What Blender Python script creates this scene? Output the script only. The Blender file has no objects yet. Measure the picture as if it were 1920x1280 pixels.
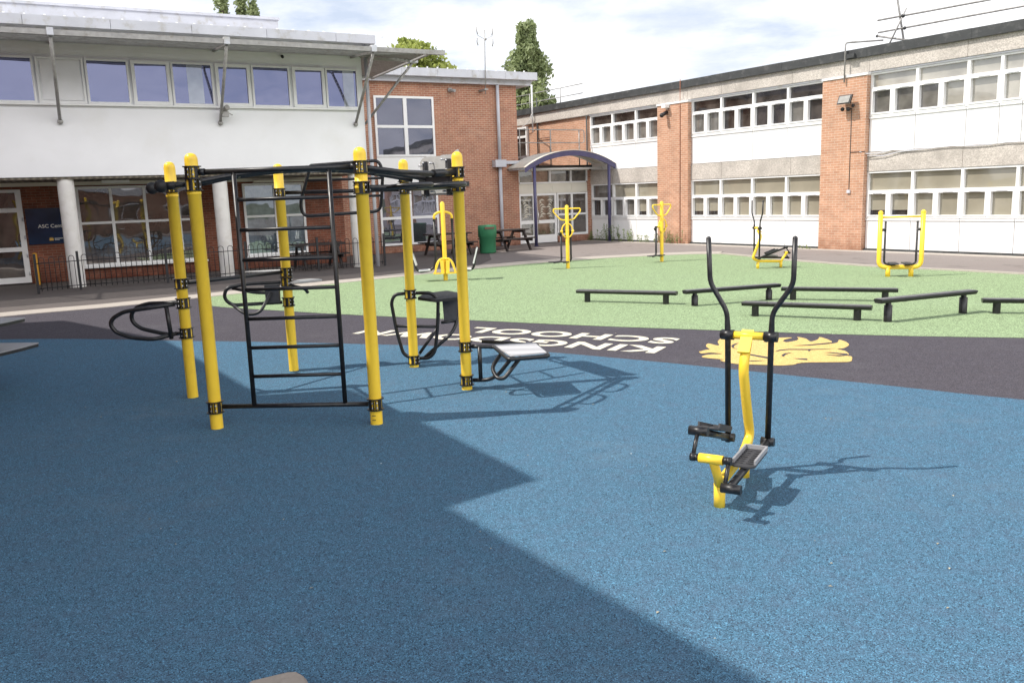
import bpy, bmesh, math, random
from mathutils import Vector, Matrix
random.seed(11)
S = bpy.context.scene
C = S.collection
PI = math.pi
# ------------------------------------------------------------------ frames
TH, PH = 1.085863, 0.976967
U = Vector((math.sin(TH), math.cos(TH), 0)); W = Vector((math.cos(TH), -math.sin(TH), 0))
N = Vector((math.sin(PH), math.cos(PH), 0)); M = Vector((math.cos(PH), -math.sin(PH), 0))
class Fr:
    def __init__(s, o, ax, ay): s.o, s.ax, s.ay = Vector(o), Vector(ax), Vector(ay)
    def __call__(s, a, b, z): return s.o + s.ax*a + s.ay*b + Vector((0, 0, z))
FL = Fr((0, 0, 0), U, W)          # left buildings: along the facade, outward
FR = Fr((0, 0, 0), M, N)          # right building: along the facade, away
FW = Fr((0, 0, 0), (1, 0, 0), (0, 1, 0))
# ------------------------------------------------------------------ mesh builder
def perp(d):
    a = Vector((0, 0, 1)) if abs(d.z) < .9 else Vector((1, 0, 0))
    x = d.cross(a).normalized(); return x, d.cross(x).normalized()
class MB:
    def __init__(s): s.v, s.f = [], []
    def add(s, vs, fs, sm=False, mi=0):
        o = len(s.v); s.v += [Vector(p) for p in vs]
        s.f += [(tuple(i+o for i in f), sm, mi) for f in fs]; return s
    def box(s, fr, a, b, z, mi=0):
        (a0, a1), (b0, b1), (z0, z1) = a, b, z
        vs = [fr(x, y, t) for t in (z0, z1) for x, y in ((a0, b0), (a1, b0), (a1, b1), (a0, b1))]
        return s.add(vs, [(3, 2, 1, 0), (4, 5, 6, 7), (0, 1, 5, 4), (1, 2, 6, 5), (2, 3, 7, 6), (3, 0, 4, 7)], False, mi)
    def quad(s, a, b, c, d, mi=0): return s.add([a, b, c, d], [(0, 1, 2, 3)], False, mi)
    def prism(s, pts, off, mi=0):      # polygon + offset vector
        n = len(pts); off = Vector(off); p = [Vector(q) for q in pts]
        vs = p+[q+off for q in p]
        fs = [tuple(range(n))[::-1], tuple(range(n, 2*n))]+[(i, (i+1) % n, n+(i+1) % n, n+i) for i in range(n)]
        return s.add(vs, fs, False, mi)
    def tube(s, pts, r, n=10, closed=False, mi=0, caps=True):
        p = [Vector(q) for q in pts]; k = len(p); vs = []; fs = []
        ref = None
        for i in range(k):
            if closed: d = (p[(i+1) % k]-p[i-1])
            else: d = p[min(i+1, k-1)]-p[max(i-1, 0)]
            d = d.normalized()
            if ref is None: x, y = perp(d)
            else:
                x = ref-d*ref.dot(d)
                x = x.normalized() if x.length > 1e-6 else perp(d)[0]
                y = d.cross(x).normalized()
            ref = x
            rr = r[i] if isinstance(r, (list, tuple)) else r
            vs += [p[i]+(x*math.cos(2*PI*j/n)+y*math.sin(2*PI*j/n))*rr for j in range(n)]
        m = k if closed else k-1
        for i in range(m):
            a, b = i*n, ((i+1) % k)*n
            fs += [(a+j, a+(j+1) % n, b+(j+1) % n, b+j) for j in range(n)]
        s.add(vs, fs, True, mi)
        if not closed and caps:
            o = len(s.v)-len(vs)
            s.f += [(tuple(o+j for j in range(n))[::-1], False, mi), (tuple(o+(k-1)*n+j for j in range(n)), False, mi)]
        return s
    def cyl(s, a, b, r, n=14, mi=0): return s.tube([a, b], r, n, mi=mi)
    def lathe(s, o, prof, n=18, mi=0):
        o = Vector(o); vs = []; fs = []
        for r, z in prof: vs += [o+Vector((r*math.cos(2*PI*j/n), r*math.sin(2*PI*j/n), z)) for j in range(n)]
        for i in range(len(prof)-1):
            fs += [(i*n+j, i*n+(j+1) % n, (i+1)*n+(j+1) % n, (i+1)*n+j) for j in range(n)]
        s.add(vs, fs, True, mi); return s
    def ball(s, o, r, n=14, mi=0):
        return s.lathe(o, [(max(1e-4, r*math.sin(PI*i/8)), -r*math.cos(PI*i/8)) for i in range(9)], n, mi)
    def build(s, name, mat, parent=None, label=None, uv=True, recalc=True, kind=None):
        me = bpy.data.meshes.new(name)
        inv = parent_matrix(parent).inverted() if parent else Matrix.Identity(4)
        vs = [inv @ p for p in s.v]
        me.from_pydata(vs, [], [f[0] for f in s.f])
        me.polygons.foreach_set('use_smooth', [f[1] for f in s.f])
        me.polygons.foreach_set('material_index', [f[2] for f in s.f])
        for m in (mat if isinstance(mat, (list, tuple)) else [mat]): me.materials.append(m)
        if recalc:
            b = bmesh.new(); b.from_mesh(me); bmesh.ops.recalc_face_normals(b, faces=b.faces); b.to_mesh(me); b.free()
        if uv:
            me.calc_loop_triangles()
            lay = me.uv_layers.new(name='UVMap'); co = [v.co for v in me.vertices]
            for pl in me.polygons:
                n = pl.normal
                if abs(n.z) < .75:
                    t = Vector((-n.y, n.x, 0)).normalized()
                    if abs(t.x) > abs(t.y):
                        if t.x < 0: t = -t
                    elif t.y < 0: t = -t
                    for li in pl.loop_indices:
                        c = co[me.loops[li].vertex_index]; lay.data[li].uv = (c.dot(t), c.z)
                else:
                    for li in pl.loop_indices:
                        c = co[me.loops[li].vertex_index]; lay.data[li].uv = (c.x, c.y)
        me.update()
        o = bpy.data.objects.new(name, me); C.objects.link(o)
        if parent: o.parent = parent
        if label: o['label'] = label
        if kind: o['kind'] = kind
        return o
def parent_matrix(o):
    m = Matrix.Translation(o.location) @ Matrix.Rotation(o.rotation_euler.z, 4, 'Z')
    return parent_matrix(o.parent) @ m if o.parent else m
def tag(o, label, cat, group=None):
    o['label'] = label; o['category'] = cat
    if group: o['group'] = group
    return o
def thing(name, label, cat, loc=(0, 0, 0), rz=0, group=None):
    o = bpy.data.objects.new(name, None); C.objects.link(o); o.empty_display_size = .2
    o.location = loc; o.rotation_euler = (0, 0, rz)
    return tag(o, label, cat, group)
def dup(root, loc, rz, label):
    r = root.copy(); C.objects.link(r); r.location = loc; r.rotation_euler = (0, 0, rz); r['label'] = label
    for ch in list(root.children):
        c = ch.copy(); C.objects.link(c); c.parent = r
        for g in list(ch.children):
            d = g.copy(); C.objects.link(d); d.parent = c
    return r
def struct(o): o['kind'] = 'structure'; return o
def arc(pts, r=.06, n=5, closed=False):   # round the corners of a polyline
    p = [Vector(q) for q in pts]; k = len(p); out = []
    for i in range(k):
        if not closed and i in (0, k-1): out.append(p[i]); continue
        a, b, c = p[i-1], p[i], p[(i+1) % k]
        rr = min(r, (a-b).length*.48, (c-b).length*.48)
        s, e = b+(a-b).normalized()*rr, b+(c-b).normalized()*rr
        for j in range(n+1):
            t = j/n; out.append(s*(1-t)**2+b*2*t*(1-t)+e*t*t)
    return out
# ------------------------------------------------------------------ materials
def newmat(name):
    m = bpy.data.materials.new(name); m.use_nodes = True
    nt = m.node_tree; b = nt.nodes['Principled BSDF']; return m, nt, b
def nd(nt, t, **k):
    n = nt.nodes.new(t)
    for a, v in k.items():
        if a in n.inputs: n.inputs[a].default_value = v
        else: setattr(n, a, v)
    return n
def rgba(c): return (c[0], c[1], c[2], 1)
def mixc(nt, fac, a, b, mode='MIX'):
    n = nt.nodes.new('ShaderNodeMix'); n.data_type = 'RGBA'; n.blend_type = mode
    for sock, val in ((n.inputs[0], fac), (n.inputs[6], a), (n.inputs[7], b)):
        if hasattr(val, 'is_output') or isinstance(val, bpy.types.NodeSocket): nt.links.new(val, sock)
        elif isinstance(val, (int, float)): sock.default_value = val
        else: sock.default_value = rgba(val)
    return n.outputs[2]
def noise(nt, vec, scale, detail=2, rough=.5):
    n = nd(nt, 'ShaderNodeTexNoise'); n.inputs['Scale'].default_value = scale; n.inputs['Detail'].default_value = detail
    n.inputs['Roughness'].default_value = rough
    if vec is not None: nt.links.new(vec, n.inputs['Vector'])
    return n.outputs['Fac']
def ramp(nt, fac, lo, hi):
    n = nd(nt, 'ShaderNodeMapRange'); n.inputs[1].default_value = lo; n.inputs[2].default_value = hi
    nt.links.new(fac, n.inputs[0]); return n.outputs[0]
def objco(nt): return nd(nt, 'ShaderNodeTexCoord').outputs['Object']
def bump(nt, b, h, s, d=.01):
    n = nd(nt, 'ShaderNodeBump'); n.inputs['Strength'].default_value = s; n.inputs['Distance'].default_value = d
    nt.links.new(h, n.inputs['Height']); nt.links.new(n.outputs[0], b.inputs['Normal'])
def mulv(nt, f, k):
    n = nd(nt, 'ShaderNodeMath', operation='MULTIPLY'); nt.links.new(f, n.inputs[0]); n.inputs[1].default_value = k; return n.outputs[0]
def paint(name, col, rough=.4, var=.12, scale=6, spec=.5, metal=0, dirt=None):
    m, nt, b = newmat(name); co = objco(nt)
    f = ramp(nt, noise(nt, co, scale, 4), .3, .7)
    dk = tuple(c*(1-var) for c in col); lt = tuple(min(1, c*(1+var*.5)) for c in col)
    c = mixc(nt, f, dk, lt)
    if dirt:
        f2 = ramp(nt, noise(nt, co, dirt[1], 5, .65), .52, .75)
        c = mixc(nt, f2, c, dirt[0])
    nt.links.new(c, b.inputs['Base Color']); b.inputs['Roughness'].default_value = rough
    b.inputs['Specular IOR Level'].default_value = spec; b.inputs['Metallic'].default_value = metal
    nt.links.new(ramp2(nt, f, rough*.85, min(1, rough*1.2)), b.inputs['Roughness'])
    return m
def ramp2(nt, f, lo, hi):
    n = nd(nt, 'ShaderNodeMapRange'); n.inputs[3].default_value = lo; n.inputs[4].default_value = hi
    nt.links.new(f, n.inputs[0]); return n.outputs[0]
def rubber(name, dark, base, light, fleck=(.6, .6, .55), gs=205, tint=None):
    """wet-pour rubber: fine two-tone granules, soft mottling, dusty wear and a few bits of grit"""
    m, nt, b = newmat(name); co = objco(nt)
    f1 = noise(nt, co, 260, 2, .7); f2 = noise(nt, co, 24, 3, .6); f3 = noise(nt, co, .45, 4, .6); f4 = noise(nt, co, 3.2, 5, .65)
    v = nd(nt, 'ShaderNodeTexVoronoi'); v.inputs['Scale'].default_value = gs; nt.links.new(co, v.inputs['Vector'])
    sep = nd(nt, 'ShaderNodeSeparateColor'); nt.links.new(v.outputs['Color'], sep.inputs[0])
    c = mixc(nt, ramp(nt, sep.outputs[2], .38, .52), dark, light)
    c = mixc(nt, .25, c, mixc(nt, ramp(nt, f1, .38, .62), dark, light))
    c = mixc(nt, .30, c, base)
    c = mixc(nt, ramp(nt, sep.outputs[0], .88, .92), c, tuple(x*.55 for x in dark))
    c = mixc(nt, ramp(nt, sep.outputs[1], .93, .95), c, tuple(min(.9, x*1.35) for x in light))
    k = nd(nt, 'ShaderNodeMath', operation='MULTIPLY'); nt.links.new(ramp(nt, f2, .42, .8), k.inputs[0]); k.inputs[1].default_value = .35
    c = mixc(nt, k.outputs[0], c, tuple(x*.6 for x in base))
    if tint: c = mixc(nt, mulv(nt, ramp(nt, noise(nt, co, 7, 4, .7), .42, .72), .35), c, tint)
    dd = nd(nt, 'ShaderNodeMath', operation='MULTIPLY'); nt.links.new(ramp(nt, f3, .50, .72), dd.inputs[0]); nt.links.new(ramp(nt, f4, .42, .7), dd.inputs[1])
    d3 = nd(nt, 'ShaderNodeMath', operation='MULTIPLY'); nt.links.new(dd.outputs[0], d3.inputs[0]); d3.inputs[1].default_value = .42
    c = mixc(nt, d3.outputs[0], c, tuple(x*.6+.11 for x in base))
    v2 = nd(nt, 'ShaderNodeTexVoronoi'); v2.inputs['Scale'].default_value = 1.5; nt.links.new(co, v2.inputs['Vector'])
    lt = nd(nt, 'ShaderNodeMath', operation='LESS_THAN'); nt.links.new(v2.outputs['Distance'], lt.inputs[0]); lt.inputs[1].default_value = .012
    c = mixc(nt, lt.outputs[0], c, fleck)
    nt.links.new(c, b.inputs['Base Color']); b.inputs['Roughness'].default_value = .95; b.inputs['Specular IOR Level'].default_value = .12
    bump(nt, b, f1, .25, .003)
    return m
def ground_mat(name, a, bcol, scale=60, big=.4, stain=None):
    m, nt, b = newmat(name); co = objco(nt)
    c = mixc(nt, ramp(nt, noise(nt, co, scale, 3, .65), .35, .65), a, bcol)
    c = mixc(nt, ramp(nt, noise(nt, co, big, 5, .6), .4, .7), c, tuple(x*1.2 for x in a))
    if stain: c = mixc(nt, ramp(nt, noise(nt, co, 1.3, 5, .7), .55, .8), c, stain)
    nt.links.new(c, b.inputs['Base Color']); b.inputs['Roughness'].default_value = .92; b.inputs['Specular IOR Level'].default_value = .2
    bump(nt, b, noise(nt, co, scale, 3), .4, .004)
    return m
def brick(name, c1, c2, mortar, var=.35):
    m, nt, b = newmat(name); uv = nd(nt, 'ShaderNodeUVMap').outputs[0]
    t = nd(nt, 'ShaderNodeTexBrick'); nt.links.new(uv, t.inputs['Vector'])
    t.inputs['Scale'].default_value = 1; t.inputs['Brick Width'].default_value = .225; t.inputs['Row Height'].default_value = .075
    t.inputs['Mortar Size'].default_value = .0065; t.inputs['Mortar Smooth'].default_value = .15
    t.inputs['Color1'].default_value = rgba(c1); t.inputs['Color2'].default_value = rgba(c2); t.inputs['Mortar'].default_value = rgba(mortar)
    f = ramp(nt, noise(nt, uv, 2.2, 5, .65), .3, .7)
    c = mixc(nt, f, tuple(x*(1-var) for x in (1, 1, 1)), (1.08, 1.05, 1.02))
    c = mixc(nt, 1.0, t.outputs['Color'], c, 'MULTIPLY')
    g = mixc(nt, ramp(nt, noise(nt, uv, 40, 3, .7), .3, .7), (.86, .86, .86), (1.08, 1.08, 1.08))
    sp = nd(nt, 'ShaderNodeSeparateXYZ'); nt.links.new(uv, sp.inputs[0])
    lowz = ramp(nt, sp.outputs[1], .55, .0); st = nd(nt, 'ShaderNodeMath', operation='MULTIPLY'); nt.links.new(lowz, st.inputs[0]); nt.links.new(ramp(nt, noise(nt, uv, 3.1, 4, .7), .3, .6), st.inputs[1])
    c = mixc(nt, st.outputs[0], c, tuple(x*.55 for x in c2))
    c = mixc(nt, mulv(nt, ramp(nt, noise(nt, uv, .7, 5, .7), .56, .8), .35), c, tuple(min(1, x*.8) for x in mortar))
    c = mixc(nt, 1.0, c, g, 'MULTIPLY')
    nt.links.new(c, b.inputs['Base Color']); b.inputs['Roughness'].default_value = .88; b.inputs['Specular IOR Level'].default_value = .2
    inv = nd(nt, 'ShaderNodeMath', operation='SUBTRACT'); inv.inputs[0].default_value = 1; nt.links.new(t.outputs['Fac'], inv.inputs[1])
    bump(nt, b, inv.outputs[0], .6, .008)
    return m
def pebble(name, a, bcol):
    m, nt, b = newmat(name); co = objco(nt)
    v = nd(nt, 'ShaderNodeTexVoronoi'); v.inputs['Scale'].default_value = 42; nt.links.new(co, v.inputs['Vector'])
    sep = nd(nt, 'ShaderNodeSeparateColor'); nt.links.new(v.outputs['Color'], sep.inputs[0])
    c = mixc(nt, sep.outputs[0], a, bcol)
    c = mixc(nt, ramp(nt, noise(nt, co, .8, 5, .65), .45, .75), c, tuple(x*.8 for x in a))
    nt.links.new(c, b.inputs['Base Color']); b.inputs['Roughness'].default_value = .9
    bump(nt, b, v.outputs['Distance'], .5, .01)
    return m
def glassy(name, base, refl=.3, tint=(.85, .88, 1), rough=.02, wob=.0, var=.3, vs=1.2):
    m, nt, b = newmat(name); co = objco(nt)
    f = ramp(nt, noise(nt, co, vs, 3, .5), .35, .65)
    c = mixc(nt, f, tuple(x*(1-var) for x in base), tuple(x*(1+var) for x in base))
    nt.links.new(c, b.inputs['Base Color']); b.inputs['Roughness'].default_value = .6; b.inputs['Specular IOR Level'].default_value = .0
    g = nd(nt, 'ShaderNodeBsdfGlossy'); g.inputs['Color'].default_value = rgba(tint); g.inputs['Roughness'].default_value = rough
    bp = nd(nt, 'ShaderNodeBump'); bp.inputs['Strength'].default_value = .25+wob; bp.inputs['Distance'].default_value = .012+wob*.02
    nt.links.new(noise(nt, co, 1.4, 1), bp.inputs['Height']); nt.links.new(bp.outputs[0], g.inputs['Normal'])
    fr = nd(nt, 'ShaderNodeFresnel'); fr.inputs[0].default_value = 1.5
    mr = nd(nt, 'ShaderNodeMapRange'); nt.links.new(fr.outputs[0], mr.inputs[0]); mr.inputs[1].default_value = .04; mr.inputs[3].default_value = refl; mr.inputs[4].default_value = 1
    mx = nd(nt, 'ShaderNodeMixShader'); nt.links.new(mr.outputs[0], mx.inputs[0]); nt.links.new(b.outputs[0], mx.inputs[1]); nt.links.new(g.outputs[0], mx.inputs[2])
    nt.links.new(mx.outputs[0], nt.nodes['Material Output'].inputs[0])
    return m
def leafmat(name, dark, lightc, scale=.9):
    m, nt, b = newmat(name); co = objco(nt)
    f = ramp(nt, noise(nt, co, scale, 4, .65), .3, .7); f2 = ramp(nt, noise(nt, co, 9, 2), .3, .7)
    c = mixc(nt, f, dark, lightc); c = mixc(nt, mulv(nt, f2, .45), c, tuple(x*1.25 for x in lightc))
    nt.links.new(c, b.inputs['Base Color']); b.inputs['Roughness'].default_value = .6
    tr = nd(nt, 'ShaderNodeBsdfTranslucent'); nt.links.new(c, tr.inputs['Color'])
    mx = nd(nt, 'ShaderNodeMixShader'); mx.inputs[0].default_value = .42
    nt.links.new(b.outputs[0], mx.inputs[1]); nt.links.new(tr.outputs[0], mx.inputs[2])
    nt.links.new(mx.outputs[0], nt.nodes['Material Output'].inputs[0])
    return m
def corrugated(name, col, pitch, axis='X', lo=.55):
    m, nt, b = newmat(name); uv = nd(nt, 'ShaderNodeUVMap').outputs[0]
    w = nd(nt, 'ShaderNodeTexWave'); w.bands_direction = axis; w.inputs['Scale'].default_value = 2*PI/20/pitch; w.inputs['Distortion'].default_value = 0
    nt.links.new(uv, w.inputs['Vector'])
    c = mixc(nt, w.outputs['Fac'], tuple(x*lo for x in col), col)
    nt.links.new(c, b.inputs['Base Color']); b.inputs['Roughness'].default_value = .6
    bump(nt, b, w.outputs['Fac'], .7, .03); return m

m_blue = rubber('blue_rubber', (.036, .046, .068), (.065, .142, .208), (.108, .256, .388), tint=(.092, .125, .185))
m_dark = rubber('charcoal_rubber', (.046, .043, .052), (.072, .067, .080), (.112, .104, .123), (.4, .38, .34), 140, (.072, .062, .066))
m_green = rubber('green_rubber', (.155, .19, .115), (.24, .325, .18), (.36, .485, .275), (.6, .6, .55), 85)
m_white_rub = rubber('cream_rubber', (.52, .48, .37), (.74, .69, .56), (.82, .77, .65))
m_gold_rub = rubber('gold_rubber', (.52, .35, .12), (.68, .47, .17), (.78, .56, .24))
m_asph = ground_mat('asphalt', (.20, .175, .165), (.29, .26, .245), 55, .25, (.13, .115, .105))
m_kerb = ground_mat('concrete_edging', (.36, .325, .29), (.46, .42, .38), 30, .8)
m_far = ground_mat('rough_ground', (.08, .09, .05), (.13, .13, .08), 3, .05)
m_stone = ground_mat('weathered_concrete', (.27, .235, .20), (.36, .32, .28), 40, 4, (.16, .14, .12))
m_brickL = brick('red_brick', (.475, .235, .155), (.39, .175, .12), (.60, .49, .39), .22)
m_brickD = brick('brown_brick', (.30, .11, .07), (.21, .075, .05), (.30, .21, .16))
m_brickR = brick('light_red_brick', (.60, .345, .235), (.51, .27, .175), (.68, .57, .46), .2)
m_render = paint('white_render', (.86, .86, .89), .9, .04, 1.2, .2, dirt=((.79, .785, .79), .5))
m_col = paint('column_paint', (.74, .72, .70), .7, .06, 3, .3, dirt=((.6, .57, .52), 2.5))
m_upvc = paint('white_plastic', (.84, .84, .84), .35, .04, 3)
m_panel = paint('white_panel', (.86, .86, .86), .4, .03, 1.5)
m_trim = paint('grey_white_metal', (.60, .61, .66), .45, .1, 2, dirt=((.42, .40, .36), 3))
m_galv = paint('galvanised_steel', (.36, .35, .34), .5, .25, 8, metal=.25, dirt=((.22, .20, .17), 5))
m_pipe = paint('grey_pipe', (.52, .53, .58), .45, .08, 3)
m_peb = pebble('pebble_dash', (.40, .365, .33), (.64, .59, .54))
m_cop = paint('dark_coping', (.045, .048, .05), .6, .25, 3, dirt=((.11, .11, .11), 4))
m_beige = paint('beige_board', (.76, .73, .64), .6, .06, 2)
m_yel = paint('yellow_paint', (.95, .635, .05), .36, .04, 4, .45, dirt=((.86, .55, .045), 6))
m_blk = paint('black_powder_coat', (.013, .013, .015), .38, .3, 20, dirt=((.04, .038, .035), 30))
m_blkr = paint('black_rubber_grip', (.012, .012, .013), .6, .2, 40)
m_tread = paint('beam_tread', (.15, .15, .155), .6, .3, 25)
m_grip = paint('dark_grey_plate', (.045, .045, .05), .55, .3, 25)
m_grey = paint('light_grey_board', (.43, .43, .42), .5, .06, 5, dirt=((.40, .40, .38), 9))
m_dgrey = paint('mid_grey_board', (.30, .30, .315), .5, .08, 5, dirt=((.22, .22, .22), 7))
m_plate = corrugated('ribbed_grey_plate', (.50, .50, .52), .24, 'Y', .82)
m_bolt = paint('zinc_bolt', (.65, .65, .66), .3, .1, 50, metal=.7)
m_navy = paint('navy_paint', (.07, .065, .145), .4, .15, 4)
m_bin = paint('green_plastic', (.04, .21, .10), .5, .12, 6)
m_wood = paint('brown_recycled_plank', (.035, .026, .024), .65, .3, 12)
m_fence = paint('fence_black', (.02, .02, .024), .5, .3, 8)
m_amber = paint('amber_bollard', (.65, .32, .02), .5, .1, 4)
m_sign = glassy('navy_sign', (.008, .02, .06), .05, (.9, .95, 1), .1, 0, .3, 2)
m_cream = paint('cream_letters', (.75, .74, .70), .5, .02, 3)
m_logo = paint('sign_gold', (.75, .45, .08), .5, .03, 3)
m_gw_up = glassy('sky_glass', (.028, .033, .065), .33, (.58, .62, .95), .01)
m_gw_red = glassy('stair_glass', (.05, .052, .06), .22, (.7, .72, .9), .01)
m_gw_gf = glassy('shop_glass', (.085, .07, .06), .17, (.85, .86, .9), .01, .06, .5, 1.3)
m_gw_cur = glassy('curtain_glass', (.12, .155, .18), .22, (.8, .85, .9), .01, .08, .5, 3)
m_gw_door = glassy('door_glass', (.10, .085, .07), .18, (.85, .88, .9), .02, 0, .6, 2.5)
m_blind = glassy('blind_glass', (.30, .275, .215), .10, (1, 1, 1), .03, 0, .10, 1)
m_dkglass = glassy('dark_glass', (.045, .038, .033), .08, (.9, .9, 1), .03, 0, .6, 2)
m_midglass = glassy('grey_glass', (.15, .14, .125), .12, (.95, .95, 1), .03, 0, .4, 1.6)
m_skyglass = glassy('pale_glass', (.33, .31, .27), .16, (1, 1, 1), .02, 0, .2, 1.2)
m_frost = paint('frosted_film', (.55, .52, .44), .6, .1, 6)
m_poly = paint('canopy_sheet', (.70, .66, .57), .45, .15, 2, dirt=((.46, .42, .34), 3))
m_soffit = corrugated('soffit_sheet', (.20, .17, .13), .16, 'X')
m_bark = paint('bark', (.10, .075, .055), .9, .3, 6)
m_lf1 = leafmat('poplar_leaf', (.10, .145, .06), (.40, .46, .23), .8)
m_lf2 = leafmat('sunlit_leaf', (.12, .18, .04), (.48, .52, .14), .7)
m_weed = leafmat('weed_leaf', (.10, .15, .05), (.28, .34, .14), 5)
m_mark = paint('black_scuff', (.03, .03, .03), .7, .1, 9)
m_white_pl = paint('white_pad', (.78, .78, .78), .4, .05, 6)
m_lens = paint('lamp_glass', (.35, .34, .32), .15, .2, 10)

# ------------------------------------------------------------------ world, sun, camera
w = bpy.data.worlds.new('World'); S.world = w; w.use_nodes = True
nt = w.node_tree; bg = nt.nodes['Background']
sky = nd(nt, 'ShaderNodeTexSky'); sky.sky_type = 'NISHITA'; sky.sun_disc = False
EL = math.radians(52.8)
sky.sun_elevation = EL; sky.sun_rotation = math.radians(261.4); sky.air_density = 1.0; sky.dust_density = 1.2; sky.ozone_density = 1.2
tc = nd(nt, 'ShaderNodeTexCoord').outputs['Generated']
sx = nd(nt, 'ShaderNodeSeparateXYZ'); nt.links.new(tc, sx.inputs[0])
zc = nd(nt, 'ShaderNodeMath', operation='MAXIMUM'); nt.links.new(sx.outputs[2], zc.inputs[0]); zc.inputs[1].default_value = 0.0
za = nd(nt, 'ShaderNodeMath', operation='ADD'); nt.links.new(zc.outputs[0], za.inputs[0]); za.inputs[1].default_value = .16
dx = nd(nt, 'ShaderNodeMath', operation='DIVIDE'); nt.links.new(sx.outputs[0], dx.inputs[0]); nt.links.new(za.outputs[0], dx.inputs[1])
dy = nd(nt, 'ShaderNodeMath', operation='DIVIDE'); nt.links.new(sx.outputs[1], dy.inputs[0]); nt.links.new(za.outputs[0], dy.inputs[1])
cb = nd(nt, 'ShaderNodeCombineXYZ'); nt.links.new(dx.outputs[0], cb.inputs[0]); nt.links.new(dy.outputs[0], cb.inputs[1])
cn = noise(nt, cb.outputs[0], .85, 8, .58)
cf = ramp(nt, cn, .38, .56)
cn2 = noise(nt, cb.outputs[0], 2.3, 6, .6)
def sstep(fac, lo, hi, inv=False):
    n = nd(nt, 'ShaderNodeMapRange', interpolation_type='SMOOTHSTEP'); n.inputs[1].default_value = lo; n.inputs[2].default_value = hi
    if inv: n.inputs[3].default_value = 1; n.inputs[4].default_value = 0
    nt.links.new(fac, n.inputs[0]); return n.outputs[0]
def mul(*fs):
    o = fs[0]
    for q in fs[1:]:
        n = nd(nt, 'ShaderNodeMath', operation='MULTIPLY'); nt.links.new(o, n.inputs[0])
        if isinstance(q, (int, float)): n.inputs[1].default_value = q
        else: nt.links.new(q, n.inputs[1])
        o = n.outputs[0]
    return o
zz_ = sx.outputs[2]
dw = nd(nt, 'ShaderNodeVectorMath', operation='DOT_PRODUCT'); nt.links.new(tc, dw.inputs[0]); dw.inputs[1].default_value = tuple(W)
ccol = mixc(nt, ramp(nt, cn2, .3, .65), (10.4, 10.7, 11.4), (15.5, 15.3, 15.0))
skc = mixc(nt, mul(sstep(zz_, .35, .8, True), .85), sky.outputs[0], (7.6, 8.6, 10.4))
thin = sstep(zz_, .32, .68, True)                                     # clouds thin out towards the zenith
col = mixc(nt, mul(cf, thin), skc, ccol)
fill_bank = mul(sstep(zz_, .20, .36), sstep(zz_, .55, .78, True), sstep(dw.outputs['Value'], -.2, .55), ramp(nt, cn2, .25, .5))   # unseen bright cloud added behind the camera to light the white block's wall
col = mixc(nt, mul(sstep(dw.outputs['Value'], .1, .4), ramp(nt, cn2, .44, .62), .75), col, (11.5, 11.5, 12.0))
col = mixc(nt, fill_bank, col, (35, 34.6, 34.3))
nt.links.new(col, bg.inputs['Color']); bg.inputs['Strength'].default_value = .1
sd = bpy.data.lights.new('sun', 'SUN'); sd.energy = 5.0; sd.angle = math.radians(.55); sd.color = (1, .95, .87)
so = bpy.data.objects.new('sun', sd); C.objects.link(so); so.location = (-20, -5, 30)
AZ = math.radians(81.4)
so.rotation_euler = Vector((math.sin(AZ)*math.cos(EL), math.cos(AZ)*math.cos(EL), -math.sin(EL))).to_track_quat('-Z', 'Y').to_euler()
cd = bpy.data.cameras.new('camera'); cam = bpy.data.objects.new('camera', cd); C.objects.link(cam); S.camera = cam
cd.sensor_width = 36; cd.lens = 1558.94/1920*36; cd.clip_start = .05; cd.clip_end = 3000
PIT, ROLL = .173632, -.034351
yu = Vector((0, math.sin(PIT), math.cos(PIT))); fw = Vector((0, math.cos(PIT), -math.sin(PIT))); X = Vector((1, 0, 0))
rt = X*math.cos(ROLL)+yu*math.sin(ROLL); up = X*-math.sin(ROLL)+yu*math.cos(ROLL)
mm = Matrix((rt, up, -fw)).transposed().to_4x4(); mm.translation = (0, 0, 2.0); cam.matrix_world = mm
S.view_settings.view_transform = 'Standard'; S.view_settings.look = 'None'; S.view_settings.exposure = 0
S.render.engine = 'CYCLES'; S.render.resolution_x = 1024; S.render.resolution_y = 682

# ------------------------------------------------------------------ ground
def sheet(name, pts, z, mat, parent=None):
    b = MB(); b.add([(x, y, z) for x, y in pts], [tuple(range(len(pts)))])
    o = b.build(name, mat, parent, recalc=False)
    me = o.data
    if me.polygons[0].normal.z < 0: me.flip_normals()
    return struct(o) if not parent else o
def tri_sheet(name, pts, z, mat, parent):   # concave outline, triangulated
    bm = bmesh.new(); f = bm.faces.new([bm.verts.new((x, y, z)) for x, y in pts]); bm.normal_update()
    if f.normal.z < 0: f.normal_flip()
    bmesh.ops.triangulate(bm, faces=bm.faces[:]); me = bpy.data.meshes.new(name); bm.to_mesh(me); bm.free()
    me.materials.append(mat); o = bpy.data.objects.new(name, me); C.objects.link(o); o.parent = parent; return o
def smooth(pts, k=6):
    p = [Vector((a, b)) for a, b in pts]; out = []
    for i in range(len(p)-1):
        a, b, c, d = p[max(i-1, 0)], p[i], p[i+1], p[min(i+2, len(p)-1)]
        for j in range(k):
            t = j/k; out.append(.5*((2*b)+(c-a)*t+(2*a-5*b+4*c-d)*t*t+(3*b-a-3*c+d)*t**3))
    out.append(p[-1]); return [(v.x, v.y) for v in out]
sheet('ground', [(-1500, -1500), (1500, -1500), (1500, 1500), (-1500, 1500)], -.02, m_far)
sheet('pavement', [(-60, -40), (60, -40), (60, 70), (-60, 70)], 0.0-.012, m_asph)
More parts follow.
